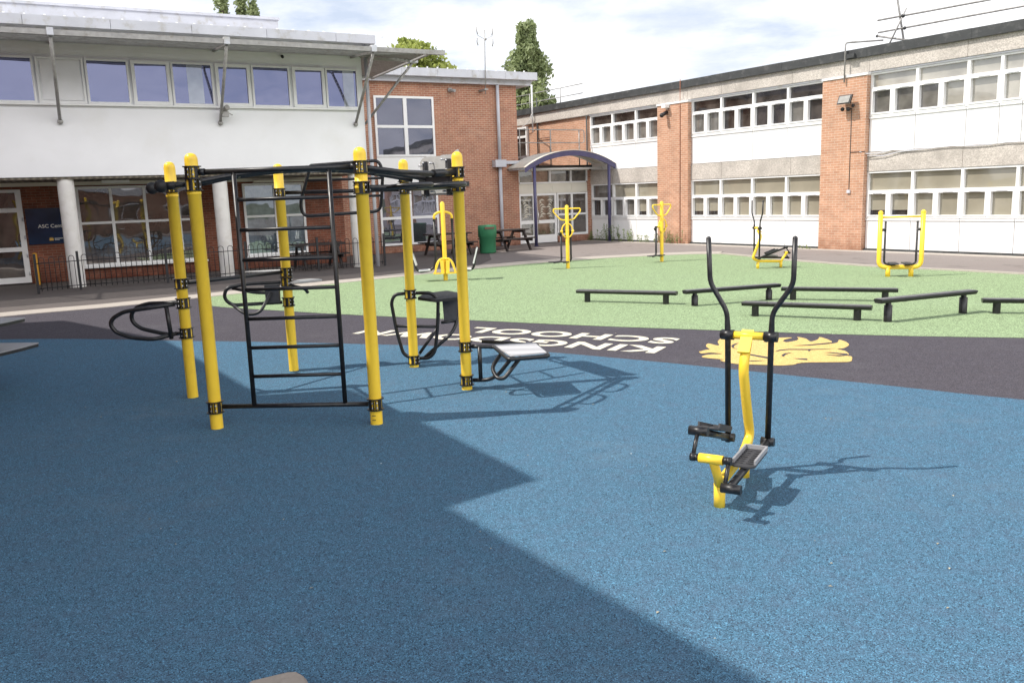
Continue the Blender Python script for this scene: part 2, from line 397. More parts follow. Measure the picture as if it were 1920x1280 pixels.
m_asph_shade = ground_mat('shaded_tarmac', (.105, .092, .088), (.16, .142, .135), 55, .3, (.09, .082, .076))  # paving colour darkened to stand in for the shade beside the white block
sheet('paving_shade', [tuple(FL(u_, w_, 0)[:2]) for u_, w_ in ((-30, -19), (-30, -27.5), (9, -30.2), (15.5, -30.2), (15.2, -29.0), (13.5, -27.2), (12, -24), (9, -20), (5, -17))], -.0105, m_asph_shade)
inner = smooth([(-20, 8.6), (-13.2, 13.6), (-10.0, 16.2), (-8.3, 17.2), (-6.9, 18.4), (-5.0, 20.0), (-3.0, 21.7), (-1.17, 23.3), (.95, 24.75), (2.75, 25.6), (4.3, 25.95), (5.7, 26.05), (6.5, 25.8)])
green_r = smooth([(6.5, 25.8), (6.85, 24.9), (7.6, 22.6), (8.85, 20.1), (10.05, 18.5), (10.95, 17.2), (13.2, 14.3), (16.5, 10.2)])
dg = smooth([(-6.75, 18.55), (-6.35, 17.25), (-5.75, 16.55), (-4.23, 15.6), (-3.0, 14.85), (-.67, 13.6), (.96, 12.72), (2.2, 12.12), (4.61, 11.05), (6.2, 10.5), (8.6, 9.75), (12, 8.9), (16.5, 8.0)])
bd = smooth([(-20, 13.9), (-13, 13.75), (-8.24, 13.24), (-6.31, 12.85), (-4.92, 12.43), (-4.02, 12.2), (-2.45, 11.72), (-.57, 11.08), (.46, 10.52), (1.64, 9.72), (2.69, 8.93), (4.25, 7.7), (5.3, 6.75), (8.5, 3.0), (11, -2)])
sheet('dark_rubber_band', inner+green_r[1:]+[(17, 8.0), (12, -12), (-20, -12)], -.008, m_dark)
band = bpy.data.objects['dark_rubber_band']
gi = [p for p in inner if p[0] > -6.75]
sheet('green_rubber_surface', gi+green_r[1:]+dg[::-1], -.004, m_green)
sheet('blue_rubber_surface', bd+[(8, -12), (-20, -12)], 0.0, m_blue)
# pale concrete edging, a strip of real blocks proud of the rubber
def strip(name, line, wd, z, mat):
    b = MB(); p = [Vector((x, y, 0)) for x, y in line]; L, R = [], []
    for i in range(len(p)):
        d = (p[min(i+1, len(p)-1)]-p[max(i-1, 0)]).normalized(); n = Vector((-d.y, d.x, 0))
        R.append(p[i]); L.append(p[i]+n*(wd if not callable(wd) else wd(i/(len(p)-1))))
    up_ = Vector((0, 0, z)); dn = Vector((0, 0, -.03))
    n = len(p)
    vs = [q+up_ for q in L]+[q+up_ for q in R]+[q+dn for q in L]+[q+dn for q in R]
    fs = []
    for i in range(n-1):
        fs += [(i, i+1, n+i+1, n+i), (2*n+i, i, i+1, 2*n+i+1)[::-1], (n+i, n+i+1, 3*n+i+1, 3*n+i)]
    b.add(vs, fs); return struct(b.build(name, mat))
strip('kerb_edging', inner, lambda t: .75+.5*max(0, t-.5), .006, m_kerb)
strip('kerb_edging', green_r, .14, .03, m_kerb)
# pale slab apron at the foot of the right building
b = MB(); b.box(FR, (-28, -6), (22.55, 23.3), (-.03, .004)); struct(b.build('slab_apron', m_kerb))
# writing and emblem on the dark band
def text_mesh(name, body, size, mat, parent, mtx, bold=.0, sx=1.0, extrude=0, align='LEFT'):
    cu = bpy.data.curves.new(name, 'FONT'); cu.body = body; cu.size = size; cu.offset = bold; cu.extrude = extrude; cu.align_x = align; cu.space_character = 1.1 if bold > .03 else 1
    tmp = bpy.data.objects.new(name+'_tmp', cu); C.objects.link(tmp)
    bpy.context.view_layer.update()
    me = bpy.data.meshes.new_from_object(tmp.evaluated_get(bpy.context.evaluated_depsgraph_get()))
    bpy.data.objects.remove(tmp); bpy.data.curves.remove(cu)
    me.name = name; me.materials.clear(); me.materials.append(mat)
    return me
def put_text(name, body, width, height, mat, parent, o, ex, ey, off=0, bold=.02, center=False):
    me = text_mesh(name, body, 1.0, mat, parent, None, bold)
    xs = [v.co.x for v in me.vertices]; ys = [v.co.y for v in me.vertices]
    x0, x1, y0, y1 = min(xs), max(xs), min(ys), max(ys)
    o = Vector(o); ex = Vector(ex); ey = Vector(ey); n = ex.cross(ey)
    inv = parent_matrix(parent).inverted()
    for v in me.vertices:
        a = (v.co.x-x0)/(x1-x0)*width-(width/2 if center else 0); c = (v.co.y-y0)/(y1-y0)*height
        v.co = inv @ (o+ex*a+ey*c+n*off)
    ob = bpy.data.objects.new(name, me); C.objects.link(ob); ob.parent = parent; return ob
ce, se = -math.cos(math.radians(29.6)), math.sin(math.radians(29.6))
e = Vector((ce, se, 0)); f = Vector((-se, ce, 0))
put_text('painted_lettering', 'KINGSDOWN', 4.86, .47, m_white_rub, band, e*3.50+f*-10.22, e, f, -.003, .036)
put_text('painted_lettering', 'SCHOOL', 3.28, .47, m_white_rub, band, e*3.52+f*-10.89, e, f, -.003, .036)
for ob in list(C.objects):
    if ob.name.startswith('painted_lettering'):
        for v in ob.data.vertices: v.co.z = -.002
lion = [(2.339, 10.228), (2.458, 10.328), (2.502, 10.35), (2.5, 10.508), (2.524, 10.633), (2.587, 10.753), (2.674, 10.584), (2.739, 10.892), (2.85, 11.116), (2.991, 11.195), (3.162, 11.196), (3.313, 11.129), (3.518, 11.015), (3.758, 10.98), (3.621, 10.853), (3.562, 10.728), (3.59, 10.655), (3.742, 10.76), (3.814, 10.884), (3.839, 11.006), (3.908, 10.865), (3.887, 10.643), (4.027, 10.771), (4.117, 10.949), (4.154, 10.766), (4.127, 10.548), (4.012, 10.421), (4.181, 10.505), (4.28, 10.699), (4.306, 10.546), (4.258, 10.328), (4.124, 10.135), (4.015, 10.082), (4.057, 9.966), (4.031, 9.768), (3.967, 9.65), (3.998, 9.622), (3.95, 9.478), (3.866, 9.324), (3.697, 9.322), (3.32, 9.352), (3.186, 9.257), (3.02, 9.245), (2.895, 9.297), (2.581, 9.413), (2.452, 9.636), (2.505, 9.681), (2.293, 9.857), (2.393, 10.01), (2.57, 10.019), (2.467, 10.132), (2.337, 10.097)]
lion_cuts = [[(2.816, 10.511), (2.876, 10.63), (2.968, 10.711), (2.862, 10.535), (2.816, 10.384), (2.848, 10.254), (2.8, 10.387)], [(2.782, 10.115), (2.806, 10.081), (3.046, 9.722), (3.073, 9.553), (2.863, 9.896), (2.777, 10.057)], [(3.231, 9.8), (3.297, 9.903), (3.413, 9.957), (3.299, 9.845), (3.23, 9.716)], [(3.225, 10.033), (3.308, 10.137), (3.433, 10.18), (3.68, 10.127), (4.015, 10.082), (3.684, 10.078), (3.62, 9.959), (3.649, 10.073), (3.438, 10.131), (3.316, 10.093)], [(3.556, 10.381), (3.785, 10.42), (4.107, 10.519), (4.012, 10.421), (3.763, 10.36)], [(3.773, 9.89), (3.869, 9.872), (4.01, 9.755), (3.979, 9.664), (3.86, 9.63), (3.727, 9.767), (3.847, 9.705), (3.964, 9.695), (3.882, 9.795)], [(3.304, 9.604), (3.459, 9.555), (3.426, 9.475), (3.362, 9.529)], [(2.792, 9.684), (2.775, 9.552), (2.978, 9.532), (2.814, 9.508), (2.758, 9.529)], [(3.305, 10.745), (3.411, 10.861), (3.329, 10.673)]]
def dense(pts, k=3):
    p = pts+pts[:1]; return [(x+random.uniform(-.004, .004), y+random.uniform(-.004, .004)) for x, y in smooth(p, k)[:-1]]
lo_ = tri_sheet('lion_emblem', dense(lion, 3), -.003, m_gold_rub, band)
for c in lion_cuts: tri_sheet('emblem_line', c, .001, m_dark, lo_)

# ------------------------------------------------------------------ right building
RB = thing('school_building', 'long two-storey flat-roofed school block with white window bands and pebble-dash strips, brightly sunlit', 'building', FR(-18, 23.2, 0), PI/2-PH-PI/2)
def rbox(name, mat, a, bb, z, parent=RB, label=None): return MB().box(FR, a, bb, z).build(name, mat, parent, label)
rbox('wall', m_brickR, (-27.9, 9.4), (23.3, 34), (0, 5.6))
rbox('wall', m_brickR, (-36, -27.86), (23.16, 34.1), (0, 5.21))
b = MB()
for a0, a1 in ((-36, -32.2), (-32.19, -29.4), (-29.39, -26.42), (-26.41, -23.66), (-23.65, -22.2), (-22.19, -20.6), (-20.59, -17.66), (-17.65, -14.96), (-14.95, -12.12), (-12.11, -9.3), (-9.29, -6), (-5.99, -2), (-1.99, 2), (2.01, 6), (6.01, 9.4)):
    b.box(FR, (a0, a1), (23.05, 23.4), (5.215, 5.64))
b.build('parapet_panel', m_peb, RB)
b = MB()
for i, a0 in enumerate([-36+3*k for k in range(15)]): b.box(FR, (a0, a0+2.995), (22.96, 23.5), (5.64, 5.90+.004*(i % 2)))
b.build('coping', m_cop, RB)
MB().box(FR, (-36.1, 9.5), (23.5, 34.2), (5.62, 5.8)).build('roof', m_cop, RB)
for grp in (((-27.85, -26.42), (-26.41, -23.66)), ((-22.06, -20.6), (-20.59, -17.68), (-17.67, -16.46)), ((-14.94, -12.12), (-12.11, -9.3), (-9.29, -6.4)), ((-4.88, -2), (-1.99, .7)), ((2.22, 5), (5.01, 7.8))):
    b = MB()
    for a0, a1 in grp: b.box(FR, (a0, a1-.01*(a1 < -6)*0), (23.1, 23.29), (2.34, 2.9))
    b.build('concrete_band', m_peb, RB)
for a0, a1 in ((-16.45, -14.95), (-23.65, -22.07), (-6.42, -4.9), (.71, 2.2), (7.81, 9.4)):
    MB().box(FR, (a0, a1), (22.95, 23.29), (0, 5.12)).build('brick_pier', m_brickR, RB)
    MB().box(FR, (a0-.02, a1+.02), (22.92, 23.2), (5.12, 5.19)).build('pier_cap', m_upvc, RB)
b = MB().box(FR, (-27.85, 9.4), (23.08, 23.29), (5.165, 5.213))
b.build('drip_trim', m_trim, RB)
def window(a0, a1, z0, zt, z1, style, parent=RB, split=True):
    """one window bay: outer frame, transom, two casements below; panes as child"""
    fr_ = MB(); n0, n1 = 23.12, 23.26
    t = .04
    fr_.box(FR, (a0, a0+t), (n0, n1), (z0, z1)); fr_.box(FR, (a1-t, a1), (n0, n1), (z0, z1))
    fr_.box(FR, (a0+t, a1-t), (n0, n1), (z0, z0+.05)); fr_.box(FR, (a0+t, a1-t), (n0, n1), (z1-.05, z1)); fr_.box(FR, (a0+t, a1-t), (n0-.004, n1), (zt-.035, zt+.035))
    mid = (a0+a1)/2; w_ = a1-a0
    cas = [(a0+t, mid-.03), (mid+.03, a1-t)] if split else [(a0+t, a1-t)]
    if split: fr_.box(FR, (mid-.03, mid+.03), (n0, n1), (z0+.05, zt-.035))
    for c0, c1 in cas:     # casement sashes, slightly proud
        q = .045
        for aa, zz in (((c0, c0+q), (z0+.05, zt-.035)), ((c1-q, c1), (z0+.05, zt-.035)), ((c0+q, c1-q), (z0+.05, z0+.05+q)), ((c0+q, c1-q), (zt-.035-q, zt-.035))):
            fr_.box(FR, aa, (n0-.02, n1-.03), zz)
        fr_.box(FR, ((c0+c1)/2-.14, (c0+c1)/2+.14), (n0-.032, n0-.018), (zt-.062, zt-.048), 1)
    o = fr_.build('window', [m_upvc, m_trim], parent)
    g = MB(); gt, gl = style
    g.quad(FR(a0, 23.225, zt), FR(a1, 23.225, zt), FR(a1, 23.225, z1), FR(a0, 23.225, z1), gt)
    for i, (c0, c1) in enumerate(cas):
        k = gl[i] if isinstance(gl, tuple) else gl
        if k == 9:   # blind not fully down
            zz = z0+.24
            g.quad(FR(c0, 23.225, z0), FR(c1, 23.225, z0), FR(c1, 23.225, zz), FR(c0, 23.225, zz), 1)
            g.quad(FR(c0, 23.225, zz), FR(c1, 23.225, zz), FR(c1, 23.225, zt), FR(c0, 23.225, zt), 0)
        else: g.quad(FR(c0, 23.225, z0), FR(c1, 23.225, z0), FR(c1, 23.225, zt), FR(c0, 23.225, zt), k)
    g.build('pane', [m_blind, m_dkglass, m_midglass, m_skyglass], o, recalc=False)
    p = MB(); zb0, zb1 = (.06, z0-.012) if z0 < 2 else (2.915, z0-.012)
    p.box(FR, (a0+.011, a1-.011), (23.13, 23.24), (zb0, zb1)); p.box(FR, (a0+.011, a1-.011), (23.10, 23.15), (zb1-.05, zb1))
    p.build('infill_panel', m_panel, parent)
LOW = (.96, 1.75, 2.335); UPP = (3.93, 4.72, 5.16)
bays = [(-27.82+1.39*i, -27.82+1.39*(i+1)) for i in range(3)]
for i, (a0, a1) in enumerate(bays):
    window(a0, a1, *LOW, [(2, 1), (0, 2), (0, (9, 0))][i]); window(a0, a1, *UPP, [(1, 2), (1, 2), (1, 2)][i])
bays = [(-22.06+1.4*i, -22.06+1.4*(i+1)) for i in range(4)]
for i, (a0, a1) in enumerate(bays):
    window(a0, a1, *LOW, [(0, 9), (0, 0), (0, 0), (0, 0)][i]); window(a0, a1, *UPP, [(1, 2), (1, 1), (1, 1), (1, (2, 1))][i])
bays = [(-14.94+1.42*i, -14.94+1.42*(i+1)) for i in range(6)]
for i, (a0, a1) in enumerate(bays):
    window(a0, a1, *LOW, (0, 9) if i == 0 else (0, 0))
    if i == 2:
        window(a0, a0+.86, *UPP, (3, 3), RB, False); window(a0+.86, a1, *UPP, (3, 3), RB, False)
    else: window(a0, a1, *UPP, [(3, 2), (3, (2, 3)), 0, (3, 3), (3, 3), (3, 3)][i])
for i in range(8):
    a0 = (-4.89 if i < 4 else 2.21)+1.4*(i % 4)
    window(a0, a0+1.4, *LOW, (0, 0)); window(a0, a0+1.4, *UPP, (1, (2, 1)))
# upper window beside the porch roof
o = MB(); 
for a0, a1, z0, z1 in ((-33.35, -33.27, 3.7, 5.12), (-32.42, -32.34, 3.7, 5.12), (-33.27, -32.42, 3.7, 3.8), (-33.27, -32.42, 4.62, 4.72), (-33.27, -32.42, 5.04, 5.12)):
    o.box(FR, (a0, a1), (23.04, 23.15), (z0, z1))
o = o.build('window', m_upvc, RB)
g = MB(); g.quad(FR(-33.3, 23.12, 3.7), FR(-32.4, 23.12, 3.7), FR(-32.4, 23.12, 5.1), FR(-33.3, 23.12, 5.1)); g.build('pane', m_dkglass, o, recalc=False)
MB().cyl(FR(-28.0, 23.08, 0), FR(-28.0, 23.08, 5.2), .035).build('downpipe', m_cop, RB)
MB().tube([FR(-27.9-.0, 23.09, 5.215), FR(-36, 23.09, 5.215)], .02).build('drip_trim', m_upvc, RB)
MB().box(FR, (-22.06, -16.46), (23.05, 23.12), (.0, .055)).box(FR, (-14.94, -6.43), (23.05, 23.12), (0, .055)).box(FR, (-27.85, -23.66), (23.05, 23.12), (0, .055)).build('plinth', m_cop, RB)
# rust-red earth strap and cable runs
MB().tube([FR(-22.45, 22.93, 0), FR(-22.45, 22.93, 5.2), FR(-22.45, 22.94, 5.95)], .012, 6).build('lightning_strap', paint('rust_strap', (.36, .13, .07), .7), RB)
cab = [FR(-15.1, 22.93, 2.93), FR(-14.9, 23.02, 2.86)]+[FR(-14.6+.45*i, 23.06, 2.90+.02*math.sin(i*1.7)-.05*(i == 0)) for i in range(18)]
MB().tube(cab, .014, 6).tube([FR(-14.9, 23.02, 2.80), FR(-14.4, 23.05, 2.77), FR(-13.9, 23.06, 2.86), FR(-13.2, 23.06, 2.885)], .012, 6).build('cable', m_trim, RB)
MB().tube([FR(-15.42, 22.94, 4.2), FR(-15.42, 22.94, 1.8)], .01, 6).tube([FR(-15.42, 22.94, 2.93), FR(-14.93, 22.94, 2.93)], .01, 6).build('cable', m_cop, RB)
MB().box(FR, (-15.47, -15.37), (22.9, 22.95), (1.72, 1.82)).build('switch_box', m_trim, RB)
# pole with bracket on the pier
t = thing('cable_mast', 'slim grey pole bracketed to the brick pier with an arm reaching over the flat roof', 'pole', FR(-15.66, 22.9, 5))
MB().tube(arc([FR(-15.66, 22.88, 4.98), FR(-15.66, 22.88, 6.12), FR(-14.9, 23.6, 6.12)], .08), .024, 8).build('pole', m_galv, t)
MB().box(FR, (-15.6, -15.36), (22.86, 22.96), (5.66, 5.78)).build('bracket', m_cop, t)
t = thing('security_camera', 'small white camera with black lamp below it under the parapet on the left pier', 'camera', FR(-23.1, 22.95, 4.95))
MB().box(FR, (-23.2, -23.0), (22.72, 22.94), (5.0, 5.14)).tube([FR(-23.1, 22.95, 4.95), FR(-23.1, 22.75, 5.05)], .03).build('housing', m_upvc, t)
MB().cyl(FR(-23.12, 22.93, 4.86), FR(-23.15, 22.7, 4.74), .07).ball(FR(-23.15, 22.70, 4.74), .085).build('lamp_head', m_blk, t)
t = thing('floodlight', 'black rectangular floodlight with two sensor heads on the middle brick pier', 'floodlight', FR(-15.5, 22.95, 4.4))
MB().prism([FR(-15.72, 22.62, 4.34), FR(-15.28, 22.62, 4.34), FR(-15.28, 22.74, 4.60), FR(-15.72, 22.74, 4.60)], N*.06).build('housing', m_blk, t)
MB().prism([FR(-15.68, 22.622, 4.37), FR(-15.32, 22.622, 4.37), FR(-15.32, 22.722, 4.575), FR(-15.68, 22.722, 4.575)], N*-.012).build('lamp_glass', m_lens, t)
MB().tube([FR(-15.5, 22.95, 4.5), FR(-15.5, 22.72, 4.5)], .025).tube([FR(-15.45, 22.95, 4.2), FR(-15.45, 22.75, 4.22)], .02).ball(FR(-15.62, 22.78, 4.2), .06).ball(FR(-15.42, 22.78, 4.18), .06).ball(FR(-15.32, 22.85, 4.28), .05).build('sensor', m_blk, t)
# scaffold edge protection on the roof
t = thing('roof_scaffold', 'grey scaffold tubes with leaning standard and two long rails on the flat roof edge', 'scaffold', FR(-15, 24.5, 5.8))
MB().tube([FR(-14.72, 24.5, 5.75), FR(-15.06, 24.5, 7.36), FR(-15.25, 24.5, 8.3)], .03).build('standard', m_galv, t)
MB().tube([FR(-15.66, 24.46, 6.88), FR(-11.46, 24.46, 6.80), FR(-7, 24.46, 6.75)], .026).build('rail', m_galv, t)
MB().tube([FR(-15.63, 24.46, 6.52), FR(-11.46, 24.46, 6.48), FR(-7, 24.46, 6.45)], .026).build('rail', m_galv, t)
MB().tube([FR(-15.36, 24.42, 5.85), FR(-14.72, 24.42, 7.05)], .024).build('brace', m_galv, t)
MB().tube([FR(-15.68, 24.5, 6.43), FR(-14.66, 24.5, 6.14)], .03).build('brace', m_galv, t)
MB().ball(FR(-14.83, 24.44, 6.86), .06).ball(FR(-14.76, 24.44, 6.5), .05).ball(FR(-15.68, 24.5, 6.43), .045).build('coupler', m_cop, t)

# ------------------------------------------------------------------ white building (left)
WB = thing('white_building', 'white rendered school block with overhanging upper floor on round columns and a steel sunshade', 'building', FL(4, -26, 0), PI/2-TH)
L0 = -14
MB().box(FL, (L0, 8.25), (-38, -24.6), (2.86, 6.5)).build('wall', m_render, WB)
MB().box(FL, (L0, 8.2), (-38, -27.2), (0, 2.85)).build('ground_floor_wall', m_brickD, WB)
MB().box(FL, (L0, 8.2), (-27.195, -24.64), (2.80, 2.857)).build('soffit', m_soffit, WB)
MB().box(FL, (L0, 8.2), (-27.19, -27.13), (2.70, 2.80)).build('lintel_strip', m_beige, WB)
for u in (-7.75, -3.8, .145, 3.98, 7.9):
    MB().lathe(FL(u, -24.86, 0), [(.20, 0), (.20, 2.8)], 28).build('column', m_col, WB)
# roof edge
b = MB()
for i in range(12): b.box(FL, (L0+1.95*i, min(L0+1.95*i+1.94, 8.62)), (-24.62, -24.28), (6.50, 6.74))
b.build('gutter', m_trim, WB)
MB().prism([FL(L0, -24.35, 6.742), FL(L0, -29.6, 7.62), FL(L0, -29.6, 6.4), FL(L0, -24.6, 6.4)], U*(8.55-L0)).build('roof', m_trim, WB)
MB().box(FL, (L0, 7.05), (-31, -29.4), (7.3, 8.02)).box(FL, (L0, 7.1), (-31, -29.32), (8.02, 8.1)).build('roof_upstand', m_trim, WB)
b = MB()
for i in range(24): b.box(FL, (-1.2+.40*i, -1.2+.40*i+.05), (-27.6, -27.5), (7.27, 7.37)); b.box(FL, (-1.2+.44*i, -1.2+.44*i+.05), (-24.6, -24.55), (6.75, 6.82))
b.build('roof_clip', m_upvc, WB)
def fl_frame(rects, w0, w1, mat, name, parent):
    b = MB()
    for a0, a1, z0, z1 in rects: b.box(FL, (a0, a1), (w0, w1), (z0, z1))
    return b.build(name, mat, parent)
# ribbon of upper windows
ups = [(-3.6, -2.0, 0), (-2.0, -.25, 0), (-.2, .87, 1), (.9, 1.92, 0), (1.98, 2.92, 2), (2.95, 4.02, 0), (4.08, 5.0, 2), (5.04, 6.10, 0), (6.17, 7.10, 2), (7.13, 8.1, 0)]
for a0, a1, st in ups:
    t_ = .05 if st != 2 else .085
    o = fl_frame([(a0, a0+t_, 4.68, 5.80), (a1-t_, a1, 4.68, 5.80), (a0+t_, a1-t_, 4.68, 4.68+t_), (a0+t_, a1-t_, 5.80-t_, 5.80)], -24.62, -24.53 if st != 2 else -24.515, m_upvc, 'window', WB)
    g = MB(); g.quad(FL(a0, -24.58, 4.7), FL(a1, -24.58, 4.7), FL(a1, -24.58, 5.78), FL(a0, -24.58, 5.78))
    g.build('pane', m_panel if st == 1 else m_gw_up, o, recalc=False)
    if st == 1: fl_frame([(a0+.09, a1-.09, 4.76, 5.72)], -24.575, -24.55, m_render, 'blank_panel', o)
MB().box(FL, (L0, 8.14), (-24.62, -24.50), (4.63, 4.675)).build('window_sill', m_upvc, WB)
# pale curtains seen behind two of the upper panes
for a0, a1 in ((3.35, 3.75), (7.65, 7.98)):
    MB().box(FL, (a0, a1), (-24.576, -24.572), (4.74, 5.74)).build('curtain', glassy('net_curtain', (.36, .38, .40), .25, (.7, .75, .95)), WB)
# downpipe at the corner
MB().tube([FL(8.36, -24.50, 0), FL(8.36, -24.50, 6.5)], .055, 12).build('downpipe', m_pipe, WB)
# ground floor windows and door
def gf_window(a0, a1, mull, zt, z0, z1, glass):
    r = [(a0, a0+.07, z0, z1), (a1-.07, a1, z0, z1), (a0+.07, a1-.07, z1-.07, z1), (a0+.07, a1-.07, z0, z0+.07)]
    xs = [a0+.07]+sum([[m-.04, m+.04] for m in mull], [])+[a1-.07]
    r += [(m-.04, m+.04, z0+.07, z1-.07) for m in mull]
    r += [(xs[i], xs[i+1], zt-.035, zt+.035) for i in range(0, len(xs), 2)]
    o = fl_frame(r, -27.22, -27.12, m_upvc, 'window', WB)
    g = MB(); g.quad(FL(a0, -27.17, z0), FL(a1, -27.17, z0), FL(a1, -27.17, z1), FL(a0, -27.17, z1)); g.build('pane', glass, o, recalc=False)
    MB().box(FL, (a0-.05, a1+.05), (-27.2, -27.06), (z0-.05, z0-.002)).build('window_sill', m_upvc, o)
gf_window(.38, 3.75, (1.28, 2.18, 3.1), 1.62, .38, 2.66, m_gw_gf)
gf_window(5.0, 6.92, (5.98,), 1.62, .40, 2.64, m_gw_cur)
# door at the left edge
o = fl_frame([(-2.3, -2.2, .04, 2.62), (-1.12, -.98, .04, 2.62), (-2.2, -1.12, 2.54, 2.62), (-2.2, -1.12, 2.0, 2.12), (-2.2, -1.12, .04, .2), (-2.2, -1.12, .92, 1.04)], -27.24, -27.1, m_upvc, 'door', WB)
g = MB(); g.quad(FL(-2.3, -27.17, 0), FL(-1, -27.17, 0), FL(-1, -27.17, 2.6), FL(-2.3, -27.17, 2.6)); g.build('pane', m_gw_gf, o, recalc=False)
b = MB()
for z in (.25, .75, 1.25, 1.75): b.cyl(FL(-1.0, -27.07, z), FL(-1.0, -27.07, z+.1), .02)
b.build('hinge', m_trim, o)
MB().box(FL, (1.05, 1.75), (-26.3, -26.0), (2.72, 2.79)).build('soffit_light', m_upvc, WB)
MB().box(FL, (5.3, 6.9), (-26.95, -26.8), (2.66, 2.72)).build('soffit_light', m_beige, WB)
# sunshade (brise soleil): outer tube, slats, struts
b = MB(); b.box(FL, (L0, 10.05), (-22.66, -22.54), (5.98, 6.10)); b.build('sunshade_beam', m_galv, WB)
b = MB()
for i in range(13):
    ww = -22.75-.145*i; zz = 6.0+.012*i
    b.prism([FL(L0, ww, zz), FL(L0, ww-.10, zz+.05), FL(L0, ww-.10, zz+.062), FL(L0, ww, zz+.012)], U*(8.25-L0+.12*(12-i)*.8))
b.build('sunshade_slat', m_galv, WB)
for u in (-7.8, -3.8, .2, 4.1, 7.95):
    MB().prism([FL(u-.025, -22.66, 5.96), FL(u-.025, -24.6, 6.10), FL(u-.025, -24.6, 6.18), FL(u-.025, -22.66, 6.05)], U*.05).build('sunshade_arm', m_galv, WB)
for u in (-7.8, -3.8, .2, 4.1, 7.95):
    MB().box(FL, (u-.07, u+.07), (-22.68, -22.5), (5.97, 6.14)).build('sunshade_bracket', m_trim, WB)
    MB().cyl(FL(u, -22.62, 5.95), FL(u, -24.55, 4.24), .04, 12).ball(FL(u, -24.54, 4.23), .07).build('sunshade_strut', m_galv, WB)
b = MB()
for i in range(10):
    uu = 9.5-.135*i; zz = 6.0+.012*i
    b.prism([FL(uu, -22.8-.16*i*.6, zz), FL(uu-.10, -22.8-.16*i*.6, zz+.05), FL(uu-.10, -22.8-.16*i*.6, zz+.062), FL(uu, -22.8-.16*i*.6, zz+.012)], W*(-4.9+.16*i*.6))
b.build('sunshade_slat', m_galv, WB)
MB().box(FL, (9.55, 9.65), (-27.7, -22.67), (5.98, 6.10)).build('sunshade_beam', m_galv, WB)
for ww in (-23.9, -27.4): MB().box(FL, (8.27, 9.54), (ww-.03, ww+.03), (5.97, 6.05)).build('sunshade_arm', m_galv, WB)
MB().box(FL, (9.5, 9.75), (-24.05, -23.85), (5.95, 6.05)).build('sunshade_bracket', m_trim, WB)
MB().cyl(FL(9.6, -23.95, 5.94), FL(8.3, -24.75, 4.25), .038, 12).build('sunshade_strut', m_galv, WB)
t = thing('wall_camera', 'tiny black dome camera on the white wall above the upper windows', 'camera', FL(5.93, -24.56, 6.05))
MB().ball(FL(5.93, -24.5, 6.05), .045).cyl(FL(5.93, -24.6, 6.08), FL(5.93, -24.5, 6.07), .03).build('dome', m_blk, t)
t = thing('strut_floodlight', 'small grey lamp clipped to the lower end of the middle sunshade strut', 'lamp', FL(4.15, -24.35, 4.5))
MB().box(FL, (4.12, 4.3), (-24.45, -24.28), (4.38, 4.52)).cyl(FL(4.2, -24.4, 4.55), FL(4.26, -24.2, 4.62), .07).tube([FL(4.05, -24.3, 4.6), FL(4.4, -24.3, 4.42)], .012).build('lamp_head', m_galv, t)
# ASC Centre sign
t = thing('wall_sign', 'navy wall sign reading ASC Centre, partly behind the white column', 'sign', FL(-.25, -27.15, 1.09), PI/2-TH)
MB().box(FL, (-.93, .34), (-27.19, -27.15), (1.09, 2.09)).build('board', m_sign, t)
put_text('lettering', 'ASC Centre', .73, .10, m_cream, t, FL(-.66, -27.146, 1.54), U, (0, 0, 1), .002, .01)
b = MB(); 
for k in range(7): b.box(FL, (-.41+.014*k, -.402+.014*k), (-27.149, -27.146), (1.19, 1.23+.02*math.sin(PI*(k+1)/8)+.02))
b.box(FL, (-.415, -.31), (-27.149, -27.147), (1.18, 1.235)); b.build('emblem', m_logo, t)
b = MB()
for k in range(9): b.box(FL, (-.28+.024*k, -.262+.024*k), (-27.149, -27.147), (1.222, 1.245))
for k in range(5): b.box(FL, (-.28+.024*k, -.262+.024*k), (-27.149, -27.147), (1.186, 1.206))
b.build('small_print', m_cream, t)

# ------------------------------------------------------------------ red brick block
BB = thing('brick_building', 'red brick stair block with tall four-pane window, white gutter and corner downpipe', 'building', FL(12.5, -32, 0), PI/2-TH)
MB().box(FL, (8.26, 16.42), (-41, -30.1), (0, 6.30)).build('wall', m_brickL, BB)
b = MB()
for i in range(6): b.box(FL, (8.6+1.425*i, 8.6+1.425*i+1.418), (-30.2, -29.62), (6.45, 6.74))
b.build('gutter', m_trim, BB)
MB().box(FL, (8.3, 17.0), (-30.3, -29.9), (6.27, 6.448)).build('fascia', m_trim, BB)
MB().prism([FL(8.6, -29.65, 6.742), FL(8.6, -41, 7.25), FL(8.6, -41, 6.31), FL(8.6, -30.1, 6.31)], U*8.5).build('roof', m_trim, BB)
b = MB()
for i in range(20): b.box(FL, (8.8+.41*i, 8.84+.41*i), (-29.75, -29.7), (6.742, 6.80))
b.build('roof_clip', m_upvc, BB)
def stair_window(z0, z1, zt, solid=False):
    a0, a1, mx = 10.46, 12.82, 11.66
    r = [(a0, a0+.08, z0, z1), (a1-.08, a1, z0, z1), (a0+.08, a1-.08, z1-.08, z1), (a0+.08, a1-.08, z0, z0+.08), (mx-.07, mx+.07, z0+.08, z1-.08), (a0+.08, mx-.07, zt-.05, zt+.05), (mx+.07, a1-.08, zt-.05, zt+.05)]
    o = fl_frame(r, -30.14, -30.03, m_upvc, 'window', BB)
    g = MB(); g.quad(FL(a0, -30.08, z0), FL(a1, -30.08, z0), FL(a1, -30.08, z1), FL(a0, -30.08, z1)); g.build('pane', m_gw_red, o, recalc=False)
stair_window(3.56, 5.76, 4.66); stair_window(.28, 2.46, 1.30)
